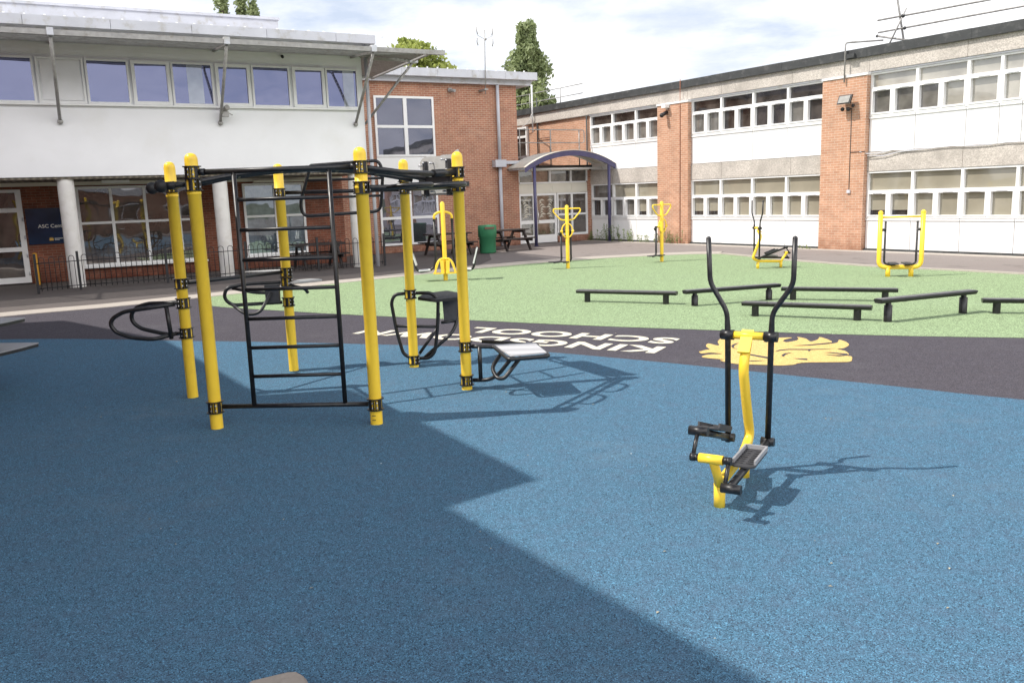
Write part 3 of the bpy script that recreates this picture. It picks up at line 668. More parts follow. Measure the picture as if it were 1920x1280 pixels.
MB().box(FL, (10.46, 12.82), (-30.14, -30.05), (2.47, 3.545)).build('infill_panel', m_panel, BB)
MB().tube([FL(15.53, -29.98, .02), FL(15.53, -29.98, 3.1)], .07, 12).tube([FL(15.53, -29.98, 3.38), FL(15.53, -29.98, 6.45)], .065, 12).build('downpipe', m_pipe, BB)
MB().box(FL, (15.24, 15.72), (-30.09, -29.78), (3.12, 3.40)).box(FL, (15.72, 17.1), (-30.09, -29.95), (3.24, 3.36)).build('hopper', m_pipe, BB)
MB().cyl(FL(13.5, -30.1, 6.02), FL(13.62, -29.8, 5.98), .06).box(FL, (13.45, 13.6), (-30.1, -30.0), (5.97, 6.1)).build('wall_lamp', m_galv, BB)
MB().box(FL, (14.0, 14.18), (-30.1, -30.04), (2.42, 2.6)).build('air_vent', m_cop, BB)
t = thing('tv_aerial', 'thin mast aerial with a pair of curved elements fixed to the brick wall top', 'aerial', FL(14.85, -29.6, 6))
MB().tube([FL(14.80, -29.56, 5.85), FL(14.84, -29.56, 7.55), FL(14.86, -29.56, 8.2)], .018, 8).box(FL, (14.76, 14.9), (-30.08, -29.54), (6.0, 6.06)).build('mast', m_galv, t)
b = MB()
for s in (-1, 1):
    for z0, z1 in ((8.02, 8.28), (7.62, 7.88)): b.tube([FL(14.86+s*.30, -29.56, z0), FL(14.86+s*.34, -29.56, (z0+z1)/2), FL(14.86+s*.33, -29.56, z1)], .022, 6)
    b.tube([FL(14.86, -29.56, 7.86), FL(14.86+s*.33, -29.56, 8.0)], .008, 6)
b.ball(FL(14.86, -29.52, 7.86), .05); b.build('element', m_galv, t)

# ------------------------------------------------------------------ entrance porch + canopy
PO = thing('entrance_porch', 'single-storey white framed school entrance with glass doors in the building corner', 'entrance', FL(18, -30.6, 0), PI/2-TH)
MB().box(FL, (16.43, 19.6), (-36, -30.5), (0, 3.0)).build('inner_wall', m_beige, PO)
MB().box(FL, (16.43, 20.1), (-36, -30.1), (3.03, 3.16)).build('roof', m_cop, PO)
MB().box(FL, (16.43, 19.85), (-30.3, -30.15), (2.95, 3.03)).build('fascia', m_beige, PO)
MB().box(FL, (19.79, 19.96), (-30.45, -30.18), (0, 2.95)).box(FL, (18.28, 19.78), (-30.40, -30.19), (0, .27)).build('brick_plinth', m_brickL, PO)
o = fl_frame([(16.43, 16.5, 2.5, 2.95), (17.9, 17.98, 2.5, 2.95), (18.93, 19.0, 2.5, 2.95), (19.72, 19.785, 2.5, 2.95), (16.5, 19.72, 2.44, 2.5)] , -30.3, -30.18, m_upvc, 'window', PO)
g = MB(); g.quad(FL(16.45, -30.24, 2.5), FL(19.75, -30.24, 2.5), FL(19.75, -30.24, 2.95), FL(16.45, -30.24, 2.95)); g.build('pane', m_gw_door, o, recalc=False)
b = MB()
for a0, a1 in ((16.46, 18.0), (18.05, 18.92), (18.98, 19.72)): b.box(FL, (a0, a1), (-30.29, -30.2), (2.12, 2.41))
b.box(FL, (16.43, 19.785), (-30.31, -30.22), (2.05, 2.44)); b.build('infill_panel', m_beige, PO)
def leaf(a0, a1, name, z0=.02, zm=.88, zb=.34):
    o = fl_frame([(a0, a0+.09, z0, 2.04), (a1-.09, a1, z0, 2.04), (a0+.09, a1-.09, 1.95, 2.04), (a0+.09, a1-.09, zm-.07, zm+.07), (a0+.09, a1-.09, z0, zb)], -30.31, -30.2, m_upvc, name, PO)
    g = MB(); g.quad(FL(a0, -30.26, z0), FL(a1, -30.26, z0), FL(a1, -30.26, 2.04), FL(a0, -30.26, 2.04)); g.build('pane', m_gw_door, o, recalc=False); return o
d1 = leaf(16.45, 17.2, 'side_light'); d2 = leaf(17.22, 18.24, 'door')
MB().tube([FL(17.31, -30.14, .85), FL(17.31, -30.12, 1.1), FL(17.31, -30.14, 1.35)], .02).build('handle', m_bolt, d2)
# frosted lion mane films on the door glass
def film(u0, sgn, wd, parent):
    """frosted mane: a sheaf of slim curved locks"""
    b = MB()
    for k in range(8):
        z0 = 1.02+.095*k; x0 = u0+sgn*wd*(.15+.12*math.sin(k*.5)); l = wd*(.55+.25*math.sin(k*1.9)); n_ = 6; pts_a, pts_b = [], []
        for j in range(n_+1):
            t_ = j/n_; th_ = .034*math.sin(PI*min(1, t_*1.05+.02))
            x = x0+sgn*l*t_; z = z0+.10*t_+.05*math.sin(PI*t_*1.3)
            pts_a.append(FL(x, -30.253, z-th_)); pts_b.append(FL(x, -30.253, z+th_))
        b.prism(pts_a+pts_b[::-1], W*.002)
    b.build('frosted_emblem', m_frost, parent)
film(16.56, 1, .55, d1); film(17.36, 1, .42, d2); film(18.12, -1, .38, d2)
o = fl_frame([(18.28, 18.34, .27, 2.04), (18.96, 19.05, .27, 2.04), (19.71, 19.785, .27, 2.04), (18.34, 18.96, 1.97, 2.04), (19.05, 19.71, 1.97, 2.04), (18.34, 18.96, 1.10, 1.18), (19.05, 19.71, 1.10, 1.18), (18.34, 18.96, .27, .36), (19.05, 19.71, .27, .36)], -30.31, -30.2, m_upvc, 'window', PO)
g = MB(); g.quad(FL(18.3, -30.26, .3), FL(19.76, -30.26, .3), FL(19.76, -30.26, 2.0), FL(18.3, -30.26, 2.0)); g.build('pane', m_gw_gf, o, recalc=False)
t = thing('roof_railing', 'thin galvanised safety railing along the porch roof in front of the upper brickwork', 'railing', FL(18, -30.2, 3.1))
for u in (16.6, 18.05, 19.45): MB().tube([FL(u, -30.25, 3.14), FL(u, -30.25, 4.6)], .024, 8).build('post', m_galv, t)
MB().tube(arc([FL(16.3, -30.25, 4.6), FL(19.7, -30.25, 4.6), FL(19.7, -30.25, 4.08), FL(16.3, -30.25, 4.08)], .1), .02, 8).build('rail', m_galv, t)
t = thing('drain_pipes', 'dark vent pipes and cables on the brick wall above the porch', 'pipe', FR(-31.5, 23.1, 3.2))
MB().tube([FR(-31.55, 23.1, 3.2), FR(-31.55, 23.1, 6.3)], .03, 8).build('pipe', m_cop, t)
MB().tube([FR(-31.55, 23.1, 4.5), FR(-30.6, 23.1, 4.5)], .015, 6).tube([FR(-31.5, 23.1, 4.5), FR(-30.65, 23.1, 4.1), FR(-30.6, 23.1, 3.3)], .012, 6).build('cable', m_cop, t)
t = thing('mast_pole', 'white pole with cables rising between the brick block and the flat roof', 'pole', FR(-31.9, 23.0, 3))
MB().tube([FR(-31.7, 22.95, 4.8), FR(-31.7, 22.95, 6.9)], .035, 8).tube(arc([FR(-31.7, 22.9, 5.6), FR(-31.9, 22.9, 5.3), FR(-32.3, 22.9, 5.15), FR(-32.6, 22.95, 5.1)], .1), .015, 6).build('pole', m_upvc, t)
t = thing('roof_railing', 'galvanised guard rail on the flat roof beside the tall poplar', 'railing', FR(-33, 24, 5.8))
for m_ in (-33.6, -31.2): MB().tube([FR(m_, 24.2, 5.75), FR(m_, 24.2, 6.75)], .022, 8).build('post', m_galv, t)
for z in (6.35, 6.75): MB().tube([FR(-35, 24.2, z), FR(-29.6, 24.2, z)], .02, 8).build('rail', m_galv, t)
CA = thing('entrance_canopy', 'barrel-vaulted entrance canopy with navy front arch on two navy posts', 'canopy', FL(18.1, -29.2, 0), PI/2-TH)
# arch through (15.9,2.96) (18.1,3.57) (20.28,2.93)
uc, zc_, zr = 18.1, 2.95, .62
half = 2.18; R_ = (half**2+zr**2)/(2*zr)
def arch(u): return zc_+zr-R_+math.sqrt(R_*R_-(u-uc)**2)
us = [uc-half+2*half*i/24 for i in range(25)]
b = MB()
for i in range(24):
    a0, a1 = us[i], us[i+1]
    b.prism([FL(a0, -28.6, arch(a0)-.10), FL(a1, -28.6, arch(a1)-.10), FL(a1, -28.6, arch(a1)+.10), FL(a0, -28.6, arch(a0)+.10)], W*-.06)
b.build('front_arch', m_navy, CA)
b = MB()
for i in range(24):
    a0, a1 = us[i]-(.03 if i == 0 else 0), us[i+1]
    b.prism([FL(a0, -28.58, arch(a0)+.105), FL(a1, -28.58, arch(a1)+.105), FL(a1, -28.58, arch(a1)+.125), FL(a0, -28.58, arch(a0)+.125)], W*-1.62)
b.build('roof_sheet', m_poly, CA)
for ww in (-29.2, -29.9):
    b = MB()
    for i in range(24):
        a0, a1 = us[i], us[i+1]
        b.prism([FL(a0, ww, arch(a0)+.03), FL(a1, ww, arch(a1)+.03), FL(a1, ww, arch(a1)+.10), FL(a0, ww, arch(a0)+.10)], W*-.05)
    b.build('roof_rib', m_upvc, CA)
for u in (16.32, 19.82): MB().tube([FL(u, -28.63, 0), FL(u, -28.63, arch(u)-.1)], .065, 14).cyl(FL(u, -28.63, 0), FL(u, -28.63, .02), .11).build('post', m_navy, CA)
for u in (15.97, 20.2): MB().tube([FL(u, -28.66, 3.0), FL(u, -30.1, 3.0)], .045, 8).build('eaves_beam', m_trim, CA)
MB().tube([FL(16.2, -29.4, 3.0), FL(20.0, -29.4, 3.0)], .04, 8).build('tie_beam', m_upvc, CA)

# ------------------------------------------------------------------ off-frame wing that throws the big shadow, and block opposite
WG = thing('brick_wing', 'brick school wing standing left of the playground whose shadow falls over the blue surface', 'building', (-9, 5, 0))
roof = [(-13.57, 14.56), (-10.64, 11.91), (-7.92, 7.8), (-7.03, 7.98), (-6.29, 6.86), (-5.1, 4.88), (-5.71, 4.4), (-4.26, 2.31), (-3.9, 1.8), (-7.5, -.8), (-22, 3), (-22, 12)]
MB().prism([(x, y, 0) for x, y in roof], (0, 0, 6.6)).build('wall', m_brickD, WG)
MB().prism([(x, y, 6.602) for x, y in roof], (0, 0, .4)).build('parapet', m_trim, WG)
m_obr = m_brickL
OB = thing('opposite_block', 'low brick school block with white windows facing the playground from behind the camera', 'building', (2, -16, 0))
MB().box(FW, (-16, 18), (-24, -14), (0, 3.2)).build('wall', m_obr, OB)
MB().box(FW, (-16.2, 18.2), (-24.2, -13.8), (3.2, 3.9)).build('fascia', m_panel, OB)
for x in range(-14, 17, 5):
    o = MB().box(FW, (x, x+2.4), (-14.1, -13.93), (.9, 2.3)).build('window', m_upvc, OB)
    MB().box(FW, (x+.1, x+1.15), (-14.0, -13.92), (1, 2.2)).box(FW, (x+1.25, x+2.3), (-14, -13.92), (1, 2.2)).build('pane', m_dkglass, o)

# ------------------------------------------------------------------ multi-gym (hexagonal frame)
HC = Vector((-1.957, 8.619, 0)); HR = 1.4655; HA = math.radians(178.603)
HX = {s: HC+Vector((HR*math.cos(HA+i*PI/3), HR*math.sin(HA+i*PI/3), 0)) for i, s in enumerate('ABDFEC')}
MG = thing('climbing_frame', 'hexagonal outdoor gym frame of six yellow posts with black climbing bars', 'climbing frame', HC)
def P(s, z): return HX[s]+Vector((0, 0, z))
def along(a, b, t, z, out=0):
    e_ = (HX[b]-HX[a]).normalized(); m_ = (HX[a]+HX[b])/2-HC; m_.normalize()
    return HX[a]+e_*t+m_*out+Vector((0, 0, z))
for s in 'ABDFEC':
    r = .056
    MB().lathe(HX[s], [(r, -.01), (r, 2.1), (r+.004, 2.102), (r+.004, 2.125), (r, 2.127), (r, 2.392), (r*.97, 2.41), (r*.87, 2.427), (r*.7, 2.440), (r*.45, 2.449), (r*.2, 2.453), (.001, 2.454)], 24).build('post', m_yel, MG)
b = MB()
for z0, z1 in ((.045, .05), (.085, .09)): b.prism([HX['D']+Vector((-.028, -.0575, z0)), HX['D']+Vector((.004, -.0585, z0)), HX['D']+Vector((.004, -.0585, z1)), HX['D']+Vector((-.028, -.0575, z1))], (0, .006, 0))
b.build('marking', m_mark, MG)
def clamp(s, z, ang):
    """two flanged half-bands bolted together; open windows show the post"""
    b = MB(); o = HX[s]+Vector((0, 0, z)); h = .045
    def ring(za, zb, r0, r1, a0, a1, n):
        for i in range(n):
            t0, t1 = a0+(a1-a0)*i/n, a0+(a1-a0)*(i+1)/n
            p = [o+Vector((math.cos(t)*r_, math.sin(t)*r_, za)) for r_, t in ((r0, t0), (r1, t0), (r1, t1), (r0, t1))]
            b.prism(p, (0, 0, zb-za))
    ring(-h-.008, -h, .057, .078, 0, 2*PI, 20); ring(h, h+.008, .057, .078, 0, 2*PI, 20)
    for k in range(4):
        a = ang+k*PI/2; ring(-h, h, .0575, .066, a-.27, a+.27, 4)
    for k in (0, 1):
        a = ang+PI/4+k*PI; c_ = Vector((math.cos(a), math.sin(a), 0)); t_ = Vector((-math.sin(a), math.cos(a), 0))
        for q in (-1, 1):
            b.prism([o+c_*.058+t_*(q*.008)+Vector((0, 0, -h)), o+c_*.092+t_*(q*.008)+Vector((0, 0, -h)), o+c_*.092+t_*(q*.008)+Vector((0, 0, h)), o+c_*.058+t_*(q*.008)+Vector((0, 0, h))], t_*(q*.006))
            for zz in (-.022, .022): b.cyl(o+c_*.077+t_*(q*.014)+Vector((0, 0, zz)), o+c_*.077+t_*(q*.026)+Vector((0, 0, zz)), .0085, 8, 1)
    b.build('clamp', [m_blk, m_bolt], MG)
for s, z, a in (('B', 2.29, -2.2), ('B', 2.185, -1.57), ('B', .20, -2.2), ('D', 2.285, -2.3), ('D', 2.11, -1.5), ('D', .185, -2.3), ('F', 2.25, -1.7), ('F', 2.11, -1.6), ('F', .46, -2.1), ('F', .10, -2.1), ('E', 2.245, -2.4), ('E', 2.11, -2.3), ('E', .885, -1.7), ('E', .09, -1.7), ('A', 2.2, -2.0), ('A', 1.215, -1.6), ('A', 1.01, -2.3), ('A', .695, -2.3), ('C', 2.12, -2.3), ('C', 1.195, -1.5), ('C', 1.08, -1.6), ('C', .84, -1.6)):
    clamp(s, z, a)
# wall-bar ladder between B and D
lad = MB()
lad.cyl(along('B', 'D', .07, 2.29), along('B', 'D', 1.40, 2.29), .024).cyl(along('B', 'D', .07, .20), along('B', 'D', 1.40, .185), .021)
for t_ in (.36, 1.19): lad.cyl(along('B', 'D', t_, 2.28), along('B', 'D', t_, .2), .0205)
for t_ in (.06, 1.38): lad.cyl(along('B', 'D', t_, 2.29), along('B', 'D', t_+.05, 2.29), .03)
lad = lad.build('climbing_ladder', m_blk, MG)
for i in range(7):
    z = .47+.262*i
    MB().cyl(along('B', 'D', .37, z), along('B', 'D', 1.18, z), .0165).build('rung', m_blk, lad)
# A-B bar with ball grips
MB().cyl(along('A', 'B', .06, 2.2), along('A', 'B', 1.41, 2.2), .023).build('pull_up_bar', m_blk, MG)
for t_ in (.36, 1.06):
    q0 = along('A', 'B', t_, 2.2); q1 = along('A', 'B', t_, 2.19, .17)
    MB().cyl(q0, q1, .022).cyl(q0+(q1-q0)*.6, q1, .036).ball(q1+(q1-q0).normalized()*.05, .058, 18).build('ball_grip', m_blkr, MG)
# overhead arched monkey bars
rails = []
for a0, a1 in (((-2.94, 7.81), (-.86, 8.94)), ((-3.03, 8.25), (-1.04, 9.32))):
    pts = []
    for i in range(17):
        t_ = i/16; x = a0[0]+(a1[0]-a0[0])*t_; y = a0[1]+(a1[1]-a0[1])*t_
        pts.append(Vector((x, y, 2.2+.13*(1-(2*t_-1)**2))))
    rails.append(pts)
ob = MB().tube(rails[0], .024).tube(rails[1], .024).build('monkey_bars', m_blk, MG)
for i in (3, 6, 10, 13): MB().cyl(rails[0][i], rails[1][i], .017).build('rung', m_blk, ob)
# D-F upper bar and lower pull-up bar with two loops
MB().tube([along('D', 'F', .07, 2.28), along('D', 'F', .5, 2.245, .03), along('D', 'F', 1.0, 2.235, .02), along('D', 'F', 1.4, 2.25)], .024).cyl(along('D', 'F', 1.02, 2.235, .02), along('D', 'F', 1.39, 2.25), .037).build('pull_up_bar', m_blk, MG)
b = MB(); b.cyl(along('D', 'F', .07, 2.11), along('D', 'F', 1.4, 2.11), .024)
for t0 in (.32, .86):
    b.tube(arc([along('D', 'F', t0, 2.11), along('D', 'F', t0+.06, 2.125, .26), along('D', 'F', t0+.40, 2.125, .26), along('D', 'F', t0+.46, 2.11)], .1), .021)
b.build('pull_up_bar', m_blk, MG)
# E-F bars, board and brackets
MB().cyl(along('E', 'F', .07, 2.25), along('E', 'F', 1.4, 2.25), .022).build('cross_bar', m_blk, MG)
MB().cyl(along('E', 'F', .07, 2.11), along('E', 'F', 1.4, 2.11), .022).build('cross_bar', m_blk, MG)
pts = [(.34, 2.02), (.47, 2.0), (.52, 2.03), (.9, 2.03), (1.22, 2.02), (1.30, 2.06), (1.37, 2.1), (1.37, 2.40), (1.34, 2.485), (1.27, 2.47), (1.22, 2.44), (.95, 2.45), (.90, 2.44), (.52, 2.455), (.42, 2.44), (.34, 2.40)]
bd_ = MB().prism([along('E', 'F', a, z, .07) for a, z in pts], along('E', 'F', 0, 0, .012)-along('E', 'F', 0, 0, 0)).build('board', m_grey, MG)
for t_ in (.53, 1.14):
    b = MB(); b.prism([along('E', 'F', t_-.03, 2.02, .03), along('E', 'F', t_+.03, 2.02, .03), along('E', 'F', t_+.03, 2.40, .03), along('E', 'F', t_-.03, 2.40, .03)], along('E', 'F', 0, 0, .036)-along('E', 'F', 0, 0, 0))
    b.build('bracket', m_grip, bd_)
MB().prism([along('E', 'F', .36, 2.135, .035), along('E', 'F', 1.35, 2.135, .035), along('E', 'F', 1.35, 2.228, .035), along('E', 'F', .36, 2.228, .035)], along('E', 'F', 0, 0, .03)-along('E', 'F', 0, 0, 0)).build('dark_plate', m_grip, bd_)
b = MB()
for t_, z in ((.43, 2.36), (.72, 2.375), (1.03, 2.40), (.53, 2.385), (.53, 2.29), (1.14, 2.385), (1.14, 2.29), (.72, 2.07), (1.05, 2.07)):
    q = along('E', 'F', t_, z, .07); b.cyl(q, along('E', 'F', t_, z, .015), .011, 8)
b.build('bolt', m_bolt, bd_)
# C-E bar and hanging loop ladder
MB().cyl(along('C', 'E', .07, 2.12), along('C', 'E', 1.4, 2.11), .022).build('cross_bar', m_blk, MG)
q = lambda t_, z: along('C', 'E', t_, z, -.05+.12*(2.44-z))
ob = MB().tube(arc([q(.42, 2.42), q(1.20, 2.45), q(1.23, 2.30), q(1.17, 1.87), q(.25, 1.84), q(.23, 2.0), q(.40, 2.42)], .09, 6, True), .019, closed=True).build('loop_ladder', m_blk, MG)
for a, c_, z in ((.33, 1.22, 2.25), (.25, 1.19, 2.05)): MB().cyl(q(a, z), q(c_, z), .015).build('rung', m_blk, ob)
# A: low double loop (dip bars)
ax = HX['A']
def A_(x, y, z): return ax+Vector((x, y, z))
b = MB()
b.tube(arc([A_(-.065, -.06, 1.008), A_(-.28, -.15, .99), A_(-.56, -.16, .96), A_(-.68, -.16, .893), A_(-.71, -.16, .83), A_(-.665, -.16, .751), A_(-.51, -.16, .686), A_(-.28, -.15, .659), A_(-.08, -.06, .70)], .06, 3), .022)
b.tube(arc([A_(-.06, .06, 1.0), A_(-.16, .18, .995), A_(-.465, .2, .995), A_(-.59, .2, .955), A_(-.65, .2, .887), A_(-.645, .2, .802), A_(-.565, .2, .728), A_(-.295, .2, .655), A_(-.14, .17, .665), A_(-.06, .06, .69)], .06, 3), .022)
b.cyl(A_(-.14, -.1, .985), A_(-.12, -.1, .65), .022).build('dip_bars', m_blk, MG)
# A-C low bar
MB().cyl(P('A', 1.215)+(HX['C']-HX['A'])*.05, P('C', 1.2)-(HX['C']-HX['A'])*.05, .021).build('low_bar', m_blk, MG)
# C: bench loops, pad and pointed boards
cx = HX['C']
def C_(x, y, z): return cx+Vector((x, y, z))
b = MB()
b.tube(arc([C_(-.06, -.05, 1.08), C_(-.45, -.12, 1.08), C_(-.66, -.2, 1.05), C_(-.70, -.2, .93), C_(-.62, -.18, .84), C_(-.06, -.05, .84)], .09, 6), .021)
b.tube(arc([C_(-.6, -.18, 1.04), C_(-.36, -.1, .97), C_(-.15, -.1, .96)], .05), .018)
b.tube(arc([C_(-.62, -.2, .86), C_(-.42, -.32, .74), C_(-.26, -.32, .75), C_(-.14, -.2, .98)], .08), .019)
b.tube(arc([C_(.05, 0, 1.03), C_(.2, .05, .98), C_(.22, .08, .93)], .05), .02)
b.build('bench_frame', m_blk, MG)
MB().prism([C_(-.22, -.17, .85), C_(-.07, -.14, .85), C_(-.065, -.14, 1.06), C_(-.225, -.17, 1.06)], (0, .06, 0)).build('pad', m_grip, MG)
def wing(o, tip, side, z, parent, th=.018):
    o = Vector(o); d = Vector(tip)-o; sd_ = Vector((-d.y, d.x, 0)).normalized()*side
    p = [o+sd_, o+d*.35+sd_*1.15, o+d*.75+sd_*.62, o+d, o+d*.8-sd_*.35, o+d*.4-sd_*.9, o-sd_*.9]
    MB().prism(p, (0, 0, th)).build('board', m_grey, parent)
wing(C_(-.04, .06, 1.205), C_(-.50, .02, 1.205), .09, 0, MG, .012); wing(C_(.06, .08, 1.06), C_(.42, .0, 1.075), .17, 0, MG)
# E: back-rest chair (loop, second frame, padded seat)
ex_ = HX['E']
def E_(x, y, z): return ex_+Vector((x, y, z))
b = MB()
y0 = .09
b.tube(arc([E_(-.05, y0, .885), E_(-.20, y0, .875), E_(-.245, y0, .78), E_(-.20, y0, .42), E_(-.13, y0, .13), E_(0, y0, .085), E_(.18, y0-.02, .085), E_(.255, y0-.03, .16), E_(.30, y0-.03, .45), E_(.325, y0-.03, .8), E_(.25, y0-.02, .88), E_(.05, y0, .885)], .10, 6), .021)
b.cyl(E_(-.21, y0, .49), E_(.30, y0-.03, .47), .018)
b.tube(arc([E_(.06, y0+.02, .14), E_(.28, y0+.2, .42), E_(.30, y0+.25, .6)], .06), .019)
b.tube(arc([E_(.12, y0, .09), E_(.46, y0+.12, .36), E_(.53, y0+.2, .50), E_(.55, y0+.25, .78)], .1), .021)
b.cyl(E_(.34, y0+.1, .50), E_(.52, y0+.2, .50), .018)
b.build('chair_frame', m_blk, MG)
MB().prism([E_(.08, y0-.02, .80), E_(.30, y0-.14, .78), E_(.56, y0-.04, .785), E_(.60, y0+.25, .80), E_(.40, y0+.42, .82), E_(.14, y0+.2, .82)], (0, 0, .035)).build('arm_pad', m_blkr, MG)
MB().prism([E_(.37, y0+.12, .515), E_(.52, y0+.17, .515), E_(.555, y0+.19, .785), E_(.36, y0+.12, .785)], (0, .06, 0)).build('pad', m_grip, MG)
# F: push-up / sit-up board
fx = HX['F']
def F_(x, y, z): return fx+Vector((x, y, z))
b = MB()
b.tube(arc([F_(.07, -.02, .46), F_(.18, -.05, .46), F_(.30, .0, .445), F_(.455, -.52, .405), F_(.86, -.40, .405), F_(.75, .12, .425), F_(.17, .10, .49)], .05), .021)
b.cyl(F_(.15, -.04, .46), F_(.15, -.04, .10), .022)
b.tube(arc([F_(.07, -.02, .10), F_(.24, -.06, .105), F_(.34, -.12, .17), F_(.50, -.25, .39)], .08), .021)
b.tube(arc([F_(.40, -.02, .41), F_(.27, -.2, .26), F_(.33, -.34, .18), F_(.40, -.36, .18), F_(.58, -.30, .39)], .08), .021)
b.build('board_frame', m_blk, MG)
MB().prism([F_(.30, .06, .445), F_(.735, .11, .44), F_(.835, -.37, .425), F_(.475, -.48, .425)], (0, 0, .014)).build('exercise_board', m_plate, MG)

# ------------------------------------------------------------------ second gym frame at the left edge (only two boards reach into view)
G2 = thing('exercise_station', 'outdoor gym station at the left edge of which two pointed grey boards show', 'exercise station', (-6.9, 9.2, 0))
MB().lathe((-6.95, 9.2, 0), [(.056, -.01), (.056, 2.36), (.03, 2.43), (.001, 2.44)], 20).build('post', m_yel, G2)
def gboard(ox, oy, z, label):
    p = [(-5.47, 9.5), (-5.95, 9.56), (-6.45, 9.5), (-6.62, 8.7), (-6.2, 8.1), (-5.66, 8.25), (-5.58, 8.85), (-5.5, 9.2)]
    o = MB().prism([(x+ox, y+oy, z) for x, y in p], (0, 0, .014)).build('board', m_dgrey, G2, label)
    MB().prism([(x*.998+ox-.012, y*.999+oy, z-.034) for x, y in p], (0, 0, .033)).build('board_edge', m_blk, o)
    b = MB()
    for x, y in ((-5.62, 8.95), (-5.58, 9.2), (-5.62, 9.38)): b.cyl((x+ox, y+oy, z), (x+ox, y+oy, z-.014), .014, 8)
    b.build('bolt', m_blk, o)
gboard(-.10, -.03, .80, 'upper grey board'); gboard(0, 0, .50, 'lower grey board')
MB().tube([(-6.95, 9.2, .78), (-6.2, 9.4, .79)], .022).tube([(-6.95, 9.2, .48), (-6.1, 9.35, .49)], .022).build('arm', m_blk, G2)

# ------------------------------------------------------------------ cross trainer (built along +X = from crank to handles, Y = right)
def cross_trainer(label, loc, rz):
    t = thing('cross_trainer', label, 'exercise machine', (0, 0, 0), 0, 'cross trainers on the rubber surface')
    V = lambda a, l, z: Vector((a, -l, z))        # along, lateral(right), up
    for q_ in (0, .62): MB().tube([V(q_, 0, -.01), V(q_, 0, .15)], .036, 16).build('ground_stub', m_yel, t)
    MB().tube(arc([V(-.02, 0, .15), V(.62, 0, .185), V(.765, 0, .26), V(.65, 0, .52), V(.545, 0, .80), V(.64, 0, .95)], .13, 7), .034, 16).build('mast', m_yel, t)
    MB().tube([V(0, 0, .13), V(-.05, 0, .22), V(-.15, 0, .35)], .029, 14).cyl(V(-.16, -.085, .36), V(-.16, .065, .36), .030, 16).build('crank_post', m_yel, t)
    MB().prism([V(.545, -.04, .905), V(.545, .04, .905), V(.66, .04, 1.04), V(.66, -.04, 1.04)], (.01, 0, -.012)).cyl(V(.65, -.115, 1.0), V(.65, .125, 1.0), .027, 14).build('head_plate', m_yel, t)
    MB().cyl(V(-.16, -.12, .36), V(-.16, -.085, .36), .022).cyl(V(-.16, .065, .36), V(-.16, .105, .36), .024).build('axle', m_blk, t)
    for s, lat, htop, hb1, hb2 in ((-1, -.135, -.275, -.262, -.142), (1, .16, .30, .296, .163)):
        h = MB().tube(arc([V(.65, lat-.01*s, .28), V(.65, lat, 1.0), V(.65, hb2, 1.16), V(.65, hb1, 1.36), V(.65, htop, 1.66)], .05, 6), [.0205]*8+[.0175]*15, 14)
        h.ball(V(.65, htop, 1.66), .0175).ball(V(.65, lat-.01*s, .26), .034)
        h = h.build('handle_bar', m_blk, t)
        MB().cyl(V(.65, lat-.042, 1.0), V(.65, lat+.042, 1.0), .036, 16).cyl(V(.65, lat-.045*1, 1.0), V(.65, lat-.05, 1.0), .03, 12).build('pivot_hub', m_blk, h)
        # pedal arm: hinge -> roller at the crank end
        hinge = V(.65, lat-.01*s, .265)
        if s < 0: end = V(-.16+.10, lat+.0, .50); ck = V(-.16, -.125, .36); pc = .52
        else: end = V(-.25, lat-.035, .22); ck = V(-.16, .10, .36); pc = .50
        a_ = MB().tube([end, hinge], .024, 12).cyl(end+Vector((0, .045, 0)), end+Vector((0, -.075, 0)), .030, 16)
        a_.cyl(hinge+Vector((0, .045, 0)), hinge+Vector((0, -.045, 0)), .03, 14)
        a_ = a_.build('pedal_arm', m_blk, t)
        ce_ = Vector((end.x, ck.y, end.z))
        MB().tube([ck, ce_], .014, 8).cyl(ck+Vector((0, .015, 0)), ck+Vector((0, -.015, 0)), .026, 12).cyl(ce_, end, .016, 10).build('crank', m_blk, t)
        d_ = (hinge-end).normalized(); side = Vector((0, -1, 0)); nn = side.cross(d_).normalized()
        if nn.z < 0: nn = -nn
        c_ = end+(hinge-end)*pc+nn*.03
        def pl(x, y, z): return c_+d_*x+side*y+nn*z
        p_ = MB().prism([pl(-.17, -.05, 0), pl(-.15, -.075, 0), pl(.15, -.075, 0), pl(.17, -.05, 0), pl(.17, .05, 0), pl(.15, .075, 0), pl(-.15, .075, 0), pl(-.17, .05, 0)], nn*.012)
        for k in range(7):
            for q_ in (-1, 1): p_.prism([pl(-.12+.038*k, q_*.012, .0125), pl(-.114+.038*k, q_*.012, .0125), pl(-.114+.038*k, q_*.055, .0125), pl(-.12+.038*k, q_*.055, .0125)], nn*.005)
        p_ = p_.build('pedal', m_grip, a_)
        e_ = MB()
        for q_ in (-1, 1): e_.prism([pl(-.13, q_*.075, .013), pl(.165, q_*.075, .013), pl(.165, q_*.062, .013), pl(-.13, q_*.062, .013)], nn*.028)
        e_.prism([pl(.155, -.06, .013), pl(.168, -.06, .013), pl(.168, .06, .013), pl(.155, .06, .013)], nn*.028)
        e_.build('pedal_rim', m_dgrey if s > 0 else m_grip, a_)
    t.location = loc; t.rotation_euler = (0, 0, rz); return t
ct = cross_trainer('yellow and black cross trainer in the foreground on the blue surface', (1.29, 5.05, 0), math.atan2(.866, .5))
dup(ct, (6.80, 20.82, 0), math.atan2(-.10, -.55), 'distant cross trainer on the far green surface before the white panels')

